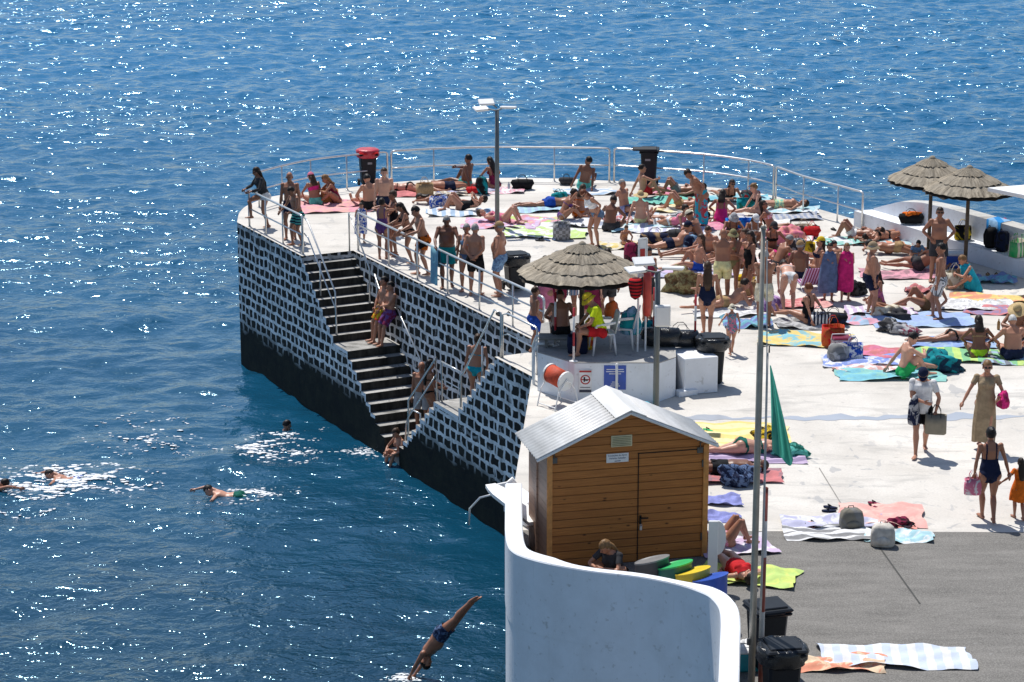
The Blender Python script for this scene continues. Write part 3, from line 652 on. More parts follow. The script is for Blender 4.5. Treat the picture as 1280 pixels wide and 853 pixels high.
b = MB(); b.box((-.03, -.255, .8), (.15, .004, .06)); b.build('label', plain('grey_print', (.25, .25, .26), .6), o)
b = MB(); b.box((-.12, -.26, 1.12), (.7, .2, .05), .1, .02, .3); b.build('lid_flap', blackplastic, o)
wheelie(G(644, 363), .3, 'black bin stuffed with a black bag beside the man in light blue shorts', .85, None, True)
wheelie(G(889, 482), .1, 'black wheeled bin with a dark liner standing by the platform corner', 1.0, None, True)
wheelie(G(957, 838), .3, 'black wheeled bin standing behind the striped pole on the asphalt', .98, None, False)
wheelie(G(975, 893), .15, 'nearest black bin overflowing with a shiny black bag by the flagpole', 1.0, None, True)
# slanted colour coded bins
def eco(p, col, rim, lab):
    o = empty('recycling_bin', p, lab, 'bin', 'colour coded recycling bins behind the parapet'); b = MB(); n = 32; r = .26; h0, h1 = .66, .86
    vs = []; fs = []
    for z in (0, 1):
        for k in range(n):
            t = 2*PI*k/n; x, y = r*math.cos(t), r*math.sin(t); vs.append((x, y, .03 if z == 0 else (h0+h1)/2+(h1-h0)/2*(.68*math.cos(t)-.55*math.sin(t))))
    fs = [(k, (k+1) % n, n+(k+1) % n, n+k) for k in range(n)]; b.add(vs, fs); q = b.build('body', plain('bin_'+rim, C(rim), .45), o, True)
    b = MB(); tp = [(x*1.04, y*1.04, z+.002) for x, y, z in vs[n:]]; t2 = [(x, y, z+.025) for x, y, z in tp]; t3 = [(x*.9, y*.9, z+.012+.008) for x, y, z in tp]
    b.add(tp+t2+t3, [(k, (k+1) % n, n+(k+1) % n, n+k) for k in range(n)]+[(n+k, n+(k+1) % n, 2*n+(k+1) % n, 2*n+k) for k in range(n)]+[tuple(range(2*n, 3*n))]); b.build('lid', plain('binlid_'+col, C(col), .4), o)
    b = MB(); b.lathe([(.27, 0), (.27, .03)], (0, 0, 0), 24); b.build('foot', blackplastic, o)
    return o
for (x, y), col, rim, lab in (((815, 700), 'grey', 'charcoal', 'grey lidded recycling bin, leftmost of the slanted row by the shed'), ((844, 706), 'green', 'darkgreen', 'green slanted recycling bin in the row by the shed'), ((866, 714), 'yellow', 'yellow', 'yellow slanted recycling bin in the row by the shed'), ((888, 722), 'blue', 'blue', 'blue slanted recycling bin at the right end of the row')):
    p = G(x, y, .78); eco((p.x, p.y, .006), col, rim, lab)

# ------------------------------------------------------------------ wooden shed
m = NT('varnished_pine'); m.set(rough=.55, spec=.3); v = m.coord('Object'); sx = m.n('SeparateXYZ'); m.l(v, sx.inputs[0])
zb = m.math('MULTIPLY', sx.outputs[2], 7.4); pid = m.math('FLOOR', zb); fr = m.math('FRACT', zb)
gv = m.coord('Object', (1.2, 1.2, 26)); grain = m.noise(gv, 1.6, 6, .65, .6); wn = m.n('TexWhiteNoise', noise_dimensions='1D'); m.l(pid, wn.inputs['W'])
c = m.mix(m.ramp(grain, [(.3, 0.), (.7, 1.)]), (.34, .122, .030), (.59, .235, .06)); c = m.mix(m.math('MULTIPLY', wn.outputs['Value'], .45), c, (.28, .105, .03))
vo = m.n('TexVoronoi'); vo.inputs['Scale'].default_value = 1.0; m.l(m.coord('Object', (3.4, 3.4, 7.4)), vo.inputs[0]); c = m.mix(m.ramp(vo.outputs['Distance'], [(.05, .9), (.15, 0.)]), c, (.05, .02, .008))
c = m.mix(m.ramp(fr, [(0, .9), (.07, 0.), (.95, 0.), (1, .6)]), c, (.04, .017, .006)); m.base(c); m.norm(m.bump(m.ramp(fr, [(0, 0.), (.1, 1.), (.93, 1.), (1, .3)]), .8, .012)); pine = m.m
m = NT('weathered_side_boards'); m.set(rough=.5, spec=.4); gv = m.coord('Object', (2, 2, 20)); sx = m.n('SeparateXYZ'); m.l(m.coord('Object'), sx.inputs[0]); fr = m.math('FRACT', m.math('MULTIPLY', sx.outputs[2], 7.4))
c = m.mix(m.noise(gv, 1.5, 6, .7), (.24, .135, .09), (.54, .34, .24)); c = m.mix(m.ramp(fr, [(0, .9), (.08, 0.)]), c, (.015, .01, .008)); m.base(c); m.norm(m.bump(m.ramp(fr, [(0, 0.), (.1, 1.)]), .8, .012)); oldpine = m.m
postm = plain('orange_pine_post', (.60, .26, .07), .55, 0, .2, 12)
SW, SD, SE, SR = 2.70, 1.2, 1.97, 2.57
sp = G(683, 712); srz = R(13.5)
o = empty('wooden_shed', (sp.x, sp.y, .006), 'orange pine shed with corrugated white gable roof', 'shed', None, srz)
b = MB(); b.add([(0, 0, 0), (SW, 0, 0), (SW, 0, SE), (SW/2, 0, SR), (0, 0, SE)], [(0, 1, 2, 3, 4)]); b.build('front_wall', pine, o)
b = MB(); b.add([(0, SD, 0), (SW, SD, 0), (SW, SD, SE), (SW/2, SD, SR), (0, SD, SE)], [(4, 3, 2, 1, 0)]); b.build('back_wall', oldpine, o)
b = MB(); b.add([(0, 0, 0), (0, SD, 0), (0, SD, SE), (0, 0, SE)], [(3, 2, 1, 0)]); b.build('side_wall', oldpine, o)
b = MB(); b.add([(SW, 0, 0), (SW, SD, 0), (SW, SD, SE), (SW, 0, SE)], [(0, 1, 2, 3)]); b.build('side_wall', oldpine, o)
for x, y in ((.045, -.014), (SW-.035, -.014), (-.012, SD*.5)):
    b = MB(); b.box((x, y, SE/2-.02), (.09 if y < 0 else .03, .03 if y < 0 else .05, SE-.05), 0, .004); b.build('corner_post', postm if y < 0 else oldpine, o)
m = NT('corrugated_white_sheet'); m.set(rough=.45, metal=.0); v = m.coord('Object'); m.base(m.mix(m.ramp(m.noise(m.coord('Object', (3, .6, 3)), 2, 5), [(.3, 0.), (.75, 1.)]), (.58, .57, .55), (.80, .79, .77))); roof_m = m.m
def roof_side(sgn):
    b = MB(); nx_, ny_ = 2, 144; OV = .14; ov = .2 if sgn < 0 else .13; sl_ = (SR-SE)/(SW/2); vs = []
    x0_ = -ov if sgn < 0 else SW+ov
    for j in range(ny_+1):
        y = -OV+(SD+2*OV)*j/ny_; dz = .016*math.sin(2*PI*j/12)
        for x in (x0_, SW/2): vs.append((x, y, SR+.03-abs(x-SW/2)*sl_+dz))
    b.add(vs, [(2*j, 2*j+1, 2*j+3, 2*j+2) if sgn > 0 else (2*j, 2*j+2, 2*j+3, 2*j+1) for j in range(ny_)]); q = b.build('roof_sheet', roof_m, o, True); md = q.modifiers.new('s', 'SOLIDIFY'); md.thickness = .012; md.offset = 0; return q
roof_side(-1); roof_side(1)
b = MB(); OV = .155; sl_ = (SR-SE)/(SW/2); zt = SR+.058
b.add([(SW/2-.26, -OV, zt-.26*sl_), (SW/2, -OV, zt), (SW/2+.26, -OV, zt-.26*sl_), (SW/2-.26, SD+OV, zt-.26*sl_), (SW/2, SD+OV, zt), (SW/2+.26, SD+OV, zt-.26*sl_)], [(0, 1, 4, 3), (1, 2, 5, 4)]); q = b.build('ridge_cap', roof_m, o); md = q.modifiers.new('s', 'SOLIDIFY'); md.thickness = .012
for s in (-1, 1):
    b = MB(); x0_ = -.2 if s < 0 else SW+.13; b.tube([(x0_, -.142, SR+.0-(SW/2+(.2 if s < 0 else .13))*sl_), (SW/2, -.142, SR+.0)], [(.012, .022)]*2, 4, side=(0, 1, 0)); b.build('verge_trim', whitepaint, o)
# door line, frame gap, handle, lock
b = MB(); b.box((SW*.565, -.006, .93), (.014, .012, 1.84)); b.box((SW*.77, -.006, 1.845), (SW*.42, .012, .014)); d_ = b.build('door_gap', plain('gap_black', (.02, .01, .006), .9), o)
b = MB(); b.box((SW*.58, -.02, .72), (.035, .02, .15), 0, .006); b.tube([(SW*.58, -.03, .76), (SW*.58, -.06, .76), (SW*.58+.12, -.06, .755)], .013, 8); b.build('door_handle', plain('dark_metal', (.02, .02, .02), .35, .8), o)
b = MB(); b.box((SW*.583, -.025, .58), (.045, .025, .08), 0, .01); b.tube([(SW*.583-.014, -.03, .61), (SW*.583-.014, -.03, .645), (SW*.583+.014, -.03, .645), (SW*.583+.014, -.03, .61)], .005, 6); b.build('padlock', plain('lock_metal', (.6, .6, .58), .3, .5), o)
for x in (.12, SW-.14, SW*.72):
    y = -.02; b = MB(); z = 1.83; pts = [(x, y, z), (x, y, z+.13)]+[(x+.045*math.sin(t), y, z+.17-.045*math.cos(t)) for t in [k*PI/5 for k in range(1, 9)]]
    if x != SW*.72: b.tube(pts, .009, 6); b.box((x, y+.004, z), (.1, .012, .1), 0, .003); b.build('hook', plain('grey_iron', (.1, .1, .1), .5, .6), o)
for z in (.35, 1.6):
    b = MB(); b.box((SW-.09, -.012, z), (.03, .02, .12), 0, .004); b.build('hinge', plain('grey_iron', (.1, .1, .1), .5, .6), o)
# vent grille and notice
b = MB(); b.box((1.235, -.012, 2.08), (.35, .022, .19), 0, .004); q = b.build('vent_grille', plain('cream_plastic', (.62, .57, .36), .5), o)
b = MB()
for k in range(6): b.box((1.235, -.026, 2.01+k*.028), (.31, .012, .009))
b.build('louvres', plain('cream_shadow', (.28, .25, .15), .6), q)
b = MB(); b.box((1.17, -.01, 1.80), (.37, .012, .15), 0, .002); q = b.build('notice', whitepaint, o)
def text(s, size, loc, parent, mat, rx=PI/2):
    cu = D.curves.new('lettering', 'FONT'); cu.body = s; cu.size = size; cu.align_x = 'CENTER'; cu.extrude = .0008; t = D.objects.new('lettering', cu); COL.objects.link(t)
    dg = bpy.context.evaluated_depsgraph_get(); me = D.meshes.new_from_object(t.evaluated_get(dg)); COL.objects.unlink(t); D.objects.remove(t)
    ob = D.objects.new('lettering', me); me.materials.clear(); me.materials.append(mat); link(ob, parent); ob.location = loc; ob.rotation_euler = (rx, 0, 0); return ob
ink = plain('navy_ink', (.03, .04, .14), .6)
text('Instalações de Apoio', .038, (1.17, -.0175, 1.832), q, ink); text('Nadador Salvador', .038, (1.17, -.0175, 1.785), q, ink); text('~ 07 ~', .026, (1.17, -.0175, 1.745), q, ink) if False else None
b = MB(); b.box((1.17, -.0175, 1.748), (.1, .001, .012)); b.build('print_mark', ink, q)

# white rounded board by the shed's right corner
o = empty('white_board', G(890, 738), 'narrow white upright board with one rounded edge beside the blue bin', 'board')
b = MB(); b.box((0, 0, .58), (.15, .05, 1.15), 0, .008); b.build('upright', whitepaint, o)
b = MB(); pts = [(.076, 1.14)]+[(.076+.13*math.sin(t), .86+.28*math.cos(t)) for t in [k*PI/14 for k in range(15)]]+[(.076, .58)]
vs = [(x, .03, z) for x, z in pts]+[(x, .075, z) for x, z in pts]; n = len(pts); b.add(vs, [tuple(range(n-1, -1, -1)), tuple(range(n, 2*n))]+[(k, (k+1) % n, n+(k+1) % n, n+k) for k in range(n)]); b.build('rounded_panel', whitepaint, o)
# springboard
pb = Vector((par0.x+.15, 40.6, 0))
o = empty('diving_board', pb, 'white diving board jutting over the water left of the shed', 'diving board')
b = MB(); b.box((.14, -.5, .22), (.34, .9, .43), .43, .03); b.build('pedestal', render_m, o)
b = MB(); n = 9; dv = Vector((-.42, .9, 0)).normalized(); sdv = Vector((dv.y, -dv.x, 0)); tipw = G(613, 612, .5)-pb; vs = []
for k in range(9):
    hw = .17*(1 if k < 7 else (.85 if k == 7 else .55)); c = tipw-dv*(1.9*(1-k/8)); c.z = .46+.01*k
    for w_, dz in ((-hw, 0), (hw, 0), (hw, .06), (-hw, .06)): q = c+sdv*w_; vs.append((q.x, q.y, q.z+dz))
b.add(vs, [(4*k+j, 4*k+(j+1) % 4, 4*k+4+(j+1) % 4, 4*k+4+j) for k in range(8) for j in range(4)]+[(3, 2, 1, 0), (32, 33, 34, 35)]); b.build('plank', whitepaint, o)
b = MB(); b.tube([(.0, .1, .5), (-.12, .1, .42), (-.3, .1, .4), (-.42, .1, .36)], [(.08, .03), (.06, .03), (.04, .025), (.03, .02)], 8); b.build('bracket', whitepaint, o, True)
b = MB(); b.tube([(.3, -.1, .3), (-.3, -.1, .33), (-.6, -.1, .25), (-.78, -.1, .05), (-.8, -.1, -.25)], .018, 8); b.build('hose_rail', steel, o, True)
# flagpoles and flag
fp = G(938.5, 880)
o = empty('flagpole', fp, 'tall slim metal flagpole rising from the asphalt past the shed', 'flagpole')
b = MB(); b.tube([(0, 0, 0), (0, 0, 2.0), (0, 0, 5.2), (0, 0, 5.22), (0, 0, 6.8)], [.05, .047, .044, .034, .03], 14); b.lathe([(.16, 0), (.16, .02), (.08, .05)], (0, 0, 0), 14); b.lathe([(.035, 6.8), (.04, 6.82), (.025, 6.85), (0, 6.86)], (0, 0, 0), 12)
b.build('pole', plain('weathered_aluminium', (.42, .37, .30), .45, .35, .2, 5), o, True)
b = MB(); b.tube([(.09, -.02, 1.0), (.1, -.02, 3), (.09, -.02, 5.1), (.05, -.02, 6.65)], .009, 6); b.tube([(.105, -.03, 1.02), (.115, -.03, 3.0), (.105, -.03, 5.1)], .008, 6); b.build('halyard', plain('white_rope', (.6, .58, .55), .8), o, True)
b = MB(); b.tube([(.04, 0, 5.18), (.12, -.02, 5.2), (.12, -.02, 5.1)], .012, 6); b.box((-.06, -.05, .95), (.05, .03, .1), 0, .008); b.build('cleat', plain('grey_iron', (.1, .1, .1), .5, .6), o)
b = MB(); nU, nV = 16, 26; vs = []
for j in range(nV):
    f = j/(nV-1); z = 4.93-f*1.25; wd = .02+.34*min(1, f*1.05)**.9
    for i in range(nU):
        u = i/(nU-1); x = .13+u*wd*(.72+.1*f)+f*.08; y = -.05+.15*math.sin(u*11+f*2.2)*(.3+.7*f)*min(1, wd*3.5)+.08*f*u; vs.append((x, y, z-u*f*.18+(.05*math.sin(u*8) if j == nV-1 else 0)))
b.add(vs, [(j*nU+i, j*nU+i+1, (j+1)*nU+i+1, (j+1)*nU+i) for j in range(nV-1) for i in range(nU-1)])
fl = b.build('flag', fabric('darkgreen', (.03, .22, .17), 'plain', 4), None, True, fp); fl.data.materials[0] = plain('green_flag_cloth', (.09, .36, .29), .8, 0, .35, 4); ft_ = fl.data.materials[0].node_tree; pb_ = ft_.nodes['Principled BSDF']; tr_ = ft_.nodes.new('ShaderNodeBsdfTranslucent'); tr_.inputs[0].default_value = (.10, .5, .38, 1); ms_ = ft_.nodes.new('ShaderNodeMixShader'); ms_.inputs[0].default_value = .5
ft_.links.new(pb_.outputs[0], ms_.inputs[1]); ft_.links.new(tr_.outputs[0], ms_.inputs[2]); ft_.links.new(ms_.outputs[0], ft_.nodes['Material Output'].inputs[0]); tag(fl, 'limp dark green flag hanging folded from the flagpole', 'flag')
b = MB(); b.tube([(0, 0, 0), (0, 0, 3.12)], .036, 12); b.lathe([(.1, 0), (.1, .015), (.045, .03)], (0, 0, 0), 12); b.lathe([(.036, 3.12), (.038, 3.14), (0, 3.16)], (0, 0, 0), 12)
m = NT('faded_red_white_bands'); m.set(rough=.5); v = m.coord('Object'); sx = m.n('SeparateXYZ'); m.l(v, sx.inputs[0]); fr = m.math('FRACT', m.math('MULTIPLY', sx.outputs[2], .75)); c = m.mix(m.ramp(fr, [(.58, 0.), (.6, 1.)], 'CONSTANT'), (.30, .06, .04), (.62, .60, .58)); m.base(m.mix(m.ramp(m.noise(v, 7, 5), [(.5, 0.), (.7, .5)]), c, (.3, .25, .22)))
o = b.build('striped_pole', m.m, None, True, fp+Vector((.14, .12, 0))); tag(o, 'faded red and white striped pole right behind the flagpole', 'pole')

# ------------------------------------------------------------------ white bench and sea wall at the far right
def along(t, n, z=0): return Vector((P0.x+back_dir.x*t+back_n.x*n, P0.y+back_dir.y*t+back_n.y*n, z))
b = MB(); LB = 21
pr = [(0, 0), (0, .42), (.5, .42), (.5, 0)]
b.poly([(p.x, p.y) for p in (along(0, 0), along(LB, 0), along(LB, .52), along(0.1, .52))], .004, .42, top=True); o = b.build('white_bench', render_m); tag(o, 'long low white bench along the sea wall at the right', 'bench')
b = MB(); vs = []; st = [(0.15, .46), (.6, .62), (1.3, .85), (2.2, .98), (3.2, 1.02), (LB, 1.02)]
for t, hgt in st: vs += [along(t, .525, .004), along(t, .525, hgt), along(t, .95, hgt), along(t, .95, .004)]
b.add(vs, [(4*k+j, 4*k+4+j, 4*k+4+(j+1) % 4, 4*k+(j+1) % 4) for k in range(len(st)-1) for j in range(4)]+[(0, 1, 2, 3), (23, 22, 21, 20)])
o = b.build('sea_wall', [render_m, concrete('weathered_coping', (.42, .41, .38), (.58, .57, .54), (.2, .19, .17), 2)]); 
bm = bmesh.new(); bm.from_mesh(o.data); bmesh.ops.recalc_face_normals(bm, faces=bm.faces); bm.to_mesh(o.data); bm.free()
for p in o.data.polygons:
    if p.normal.z > .5: p.material_index = 1
tag(o, 'white sea wall with a grey coping behind the bench', 'wall')
o = empty('white_canopy', G(1300, 262), 'corner of a flat white canopy reaching in from the right edge', 'canopy'); c0 = G(1234.5, 239.5, 2.3); o.location = (c0.x, c0.y, 0)
b = MB(); b.poly([(0, 0), (2.6, 1.0), (4.2, -2.6), (1.35, -1.75)], 2.3, 2.39); b.build('roof_slab', whitepaint, o)
b = MB(); b.tube([(2.6, -.9, .004), (2.6, -.9, 2.3)], .05, 10); b.build('post', whitepaint, o)
# ------------------------------------------------------------------ people
UA, FA, TL, SL_ = .285, .25, .418, .405
def vec(*a): return np.array(a, float)
def rot(ax, a): return np.array(Matrix.Rotation(a, 3, ax))
def ik(a, t, l1, l2, pole):
    d = t-a; L = np.linalg.norm(d); L2 = min(max(L, abs(l1-l2)+.02), (l1+l2)*.999); dn = d/(L+1e-9); t = a+dn*L2
    p = np.array(pole, float); p = p-dn*(p@dn); p /= np.linalg.norm(p)+1e-9
    c = (l1*l1+L2*L2-l2*l2)/(2*l1*L2); c = min(1, max(-1, c)); return a+dn*l1*c+p*l1*math.sqrt(1-c*c), t
POSES = dict(
 stand=dict(z=.915, lean=(2, 0, 0), hands=((-.25, .06, .80), (.25, .06, .80)), feet=((-.10, 0, .085), (.11, .06, .085))),
 contra=dict(z=.905, lean=(1, 4, 0), hands=((-.27, .08, .82), (.24, .1, .86)), feet=((-.07, -.03, .085), (.14, .14, .085))),
 hips=dict(z=.915, lean=(0, 0, 0), hands=((-.185, .06, .98), (.185, .06, .98)), epole=((-1, -.35, 0), (1, -.35, 0)), feet=((-.14, 0, .085), (.14, .02, .085))),
 backhands=dict(z=.915, lean=(0, 0, 0), hands=((-.05, -.17, .95), (.07, -.17, .96)), epole=((-1, -.3, 0), (1, -.3, 0)), feet=((-.11, 0, .085), (.11, .04, .085))),
 arms=dict(z=.915, lean=(3, 0, 0), hands=((.1, .24, 1.14), (-.12, .22, 1.10)), epole=((-1, .1, -.6), (1, .1, -.6)), feet=((-.09, 0, .085), (.12, .06, .085))),
 phone=dict(z=.915, lean=(0, 0, 0), hands=((-.08, .3, 1.42), (.08, .3, 1.42)), epole=((-1, 0, -.3), (1, 0, -.3)), feet=((-.08, 0, .085), (.10, .04, .085))),
 rail=dict(z=.90, lean=(14, 0, 0), hands=((-.24, .46, 1.04), (.24, .46, 1.04)), epole=((-.7, -.5, -.4), (.7, -.5, -.4)), feet=((-.10, -.06, .085), (.10, .12, .085)), head=(10, 0)),
 railstep=dict(z=.90, lean=(16, 0, 0), hands=((-.22, .46, 1.04), (.2, .46, 1.04)), epole=((-.7, -.5, -.4), (.7, -.5, -.4)), feet=((-.10, -.06, .085), (.10, .34, .33)), head=(10, 0)),
 walk=dict(z=.905, lean=(4, 0, 0), hands=((-.25, .17, .82), (.25, -.12, .83)), feet=((-.07, -.24, .12), (.07, .25, .085))),
 walk2=dict(z=.91, lean=(3, 0, 0), hands=((-.25, -.06, .80), (.26, .1, .82)), feet=((-.05, .16, .085), (.06, -.17, .11))),
 bend=dict(z=.86, lean=(62, 0, 0), bend=25, hands=((-.12, .52, .38), (.16, .5, .36)), feet=((-.10, -.03, .085), (.12, .05, .085)), head=(-5, 0)),
 stoop=dict(z=.90, lean=(24, 6, 0), bend=12, hands=((-.14, .10, .90), (.16, .08, .90)), feet=((-.09, 0, .085), (.11, .05, .085)), head=(10, 20)),
 knees=dict(z=.115, lean=(14, 0, 0), bend=18, hands=((-.06, .45, .36), (.08, .45, .34)), feet=((-.11, .46, .085), (.11, .48, .085)), epole=((-1, -.2, -.2), (1, -.2, -.2))),
 ext=dict(z=.11, lean=(-16, 0, 0), bend=10, hands=((-.3, -.32, .06), (.3, -.32, .06)), feet=((-.12, .80, .085), (.1, .82, .085)), epole=((-.5, -1, .2), (.5, -1, .2)), toe=(0, .5, .9)),
 extup=dict(z=.11, lean=(4, 0, 0), bend=16, hands=((-.18, .3, .16), (.2, .34, .16)), feet=((-.12, .80, .085), (.1, .82, .085)), toe=(0, .5, .9), epole=((-1, -.3, 0), (1, -.3, 0))),
 oneknee=dict(z=.11, lean=(-12, 0, 0), bend=8, hands=((-.3, -.28, .06), (.1, .36, .48)), feet=((-.12, .80, .08), (.12, .42, .085)), epole=((-.5, -1, .2), (1, -.3, -.2))),
 cross=dict(z=.105, lean=(8, 0, 0), bend=14, hands=((-.2, .3, .18), (.2, .3, .18)), feet=((.14, .26, .07), (-.12, .32, .08)), kpole=((-1, .25, .25), (1, .25, .25)), toe=(0, 1, 0), epole=((-1, -.2, 0), (1, -.2, 0))),
 sidesit=dict(z=.11, lean=(0, 8, 0), bend=6, hands=((-.06, .3, .2), (.34, -.02, .05)), feet=((-.46, .05, .07), (-.44, -.16, .07)), kpole=((-.2, 1, .2), (.2, 1, .2)), toe=(-.8, .2, -.1), epole=((-1, -.3, 0), (1, -.4, .1))),
 recline=dict(z=.11, lean=(-46, 0, 0), bend=14, hands=((-.26, -.22, .045), (.26, -.22, .045)), feet=((-.1, .78, .085), (.12, .44, .085)), epole=((-.4, -1, -.2), (.4, -1, -.2)), head=(16, 0)),
 supine=dict(z=.115, lean=(-88, 0, 0), bend=-2, hands=((-.28, -.04, .05), (.30, -.02, .05)), feet=((-.11, .84, .07), (.10, .84, .07)), toe=(0, .3, 1), epole=((-1, 0, -.2), (1, 0, -.2)), head=(8, 0)),
 supknees=dict(z=.115, lean=(-86, 0, 0), bend=4, hands=((-.25, .02, .08), (.08, -.2, .28)), feet=((-.11, .44, .085), (.11, .40, .085)), epole=((-1, 0, -.2), (1, 0, -.2)), head=(20, 0)),
 supphone=dict(z=.115, lean=(-84, 0, 0), bend=8, hands=((-.08, -.3, .46), (.1, -.3, .46)), feet=((-.11, .46, .085), (.11, .38, .085)), epole=((-1, 0, -.2), (1, 0, -.2)), head=(30, 0)),
 suparm=dict(z=.115, lean=(-88, 0, 0), bend=-2, hands=((-.2, -.86, .09), (.16, -.84, .09)), feet=((-.11, .84, .07), (.10, .84, .07)), toe=(0, .3, 1), epole=((-1, -.4, 0), (1, -.4, 0)), head=(8, 0)),
 prone=dict(z=.11, lean=(89, 0, 0), bend=-2, hands=((.12, .78, .06), (-.12, .80, .06)), feet=((-.12, -.84, .06), (.10, -.85, .06)), toe=(0, -1, -.25), epole=((-1, .3, 0), (1, .3, 0)), kpole=((0, 0, -1), (0, 0, -1)), head=(-18, 25)),
 elbows=dict(z=.11, lean=(76, 0, 0), bend=-34, hands=((-.08, .62, .13), (.1, .62, .13)), feet=((-.12, -.84, .06), (.10, -.85, .06)), toe=(0, -1, -.25), epole=((-.7, .2, -1), (.7, .2, -1)), kpole=((0, 0, -1), (0, 0, -1)), head=(-38, 0)),
 proneup=dict(z=.11, lean=(78, 0, 0), bend=-30, hands=((-.08, .62, .15), (.1, .62, .15)), feet=((-.12, -.55, .36), (.10, -.85, .06)), toe=(0, -1, .1), epole=((-.7, .2, -1), (.7, .2, -1)), kpole=((0, 0, -1), (0, 0, -1)), head=(-38, 0)),
 side=dict(z=.17, lean=(-25, 62, 0), bend=0, hands=((.02, .22, .30), (.66, .05, .05)), feet=((-.70, .42, .09), (-.78, .26, .07)), kpole=((0, 1, .2), (0, 1, .1)), toe=(-.5, .8, 0), epole=((-.4, -.3, .6), (.2, -.3, -1)), head=(0, 0), hroll=-40),
 chair=dict(z=.50, lean=(8, 0, 0), bend=12, hands=((-.14, .36, .60), (.14, .38, .58)), feet=((-.13, .44, .085), (.12, .40, .085)), epole=((-1, -.3, -.2), (1, -.3, -.2)), head=(14, 0)),
 ledge=dict(z=.32, lean=(8, 0, 0), bend=12, hands=((-.14, .42, .42), (.16, .42, .42)), feet=((-.13, .48, .085), (.12, .44, .085)), epole=((-1, -.3, -.2), (1, -.3, -.2))),
 wallsit=dict(z=.86, lean=(-9, 0, 0), bend=8, hands=((-.12, .16, .84), (.1, .18, .86)), feet=((-.1, .30, .085), (.1, .26, .085)), epole=((-1, -.3, 0), (1, -.3, 0))),
 dive=dict(z=.9, lean=(0, 0, 0), bend=14, hands=((-.07, .17, 1.99), (.07, .17, 1.99)), feet=((-.05, -.02, .0), (.05, .0, .0)), toe=(0, .25, -1), epole=((-1, -.2, 0), (1, -.2, 0)), head=(32, 0), free=1),
 swim=dict(z=.0, lean=(86, 0, 0), bend=-8, hands=((-.25, .55, -.05), (.22, .95, .10)), feet=((-.12, -.84, -.02), (.10, -.85, -.06)), toe=(0, -1, -.25), epole=((-1, .1, 0), (.6, .1, .8)), kpole=((0, 0, -1), (0, 0, -1)), head=(-30, 30), free=1),
 tread=dict(z=.0, lean=(12, 0, 0), bend=0, hands=((-.42, .3, .30), (.42, .3, .30)), feet=((-.15, .1, -.78), (.15, -.1, -.75)), epole=((-1, 0, -.4), (1, 0, -.4)), free=1),
)
def pose_joints(P, fat):
    lean = P['lean']; Rp = rot('Z', R(lean[2])) @ rot('X', -R(lean[0])) @ rot('Y', R(lean[1]))
    Rc = Rp @ rot('X', -R(P.get('bend', 0))) @ rot('Z', R(P.get('twist', 0)))
    pel = vec(P.get('x', 0), P.get('y', 0), P['z']); mid = pel+Rp[:, 2]*.23; nk = mid+Rc[:, 2]*.275
    hd = P.get('head', (0, 0)); Rh = Rc @ rot('X', -R(hd[0]*.5)) @ rot('Z', R(hd[1])) @ rot('X', -R(hd[0]*.5)) @ rot('Y', R(P.get('hroll', 0)))
    J = dict(pel=pel, mid=mid, nk=nk, Rp=Rp, Rc=Rc, Rh=Rh, head=nk+Rc[:, 2]*.03+Rh[:, 2]*.118+Rh[:, 1]*.022)
    ep = P.get('epole', ((-.5, -1, -.1), (.5, -1, -.1))); kp = P.get('kpole', None)
    for i, s in enumerate((-1, 1)):
        k = 'LR'[i]; sh = nk-Rc[:, 2]*.055+Rc[:, 0]*s*P.get('shw', .178); hp = pel-Rp[:, 2]*.03+Rp[:, 0]*s*.092
        J['sh'+k] = sh; J['hp'+k] = hp; J['el'+k], J['wr'+k] = ik(sh, vec(*P['hands'][i]), UA, FA, ep[i])
        pole = kp[i] if kp else Rp[:, 1]+vec(s*.12, 0, .35 if P['z'] < .6 else 0)
        J['kn'+k], J['an'+k] = ik(hp, vec(*P['feet'][i]), TL, SL_, pole)
        te = P.get('toe'); fw = vec(*te) if te is not None else (vec(Rp[0, 1], Rp[1, 1], 0) if abs(Rp[2, 1]) < .85 else vec(0, 1, 0))
        fw = fw+vec(s*.18, 0, 0)*(1 if te is None else .3); J['ft'+k] = fw/np.linalg.norm(fw)
    return J
def ring_tube(pts, rads, side, n=14):
    b = MB(); b.tube(pts, rads, n, side=side); return b
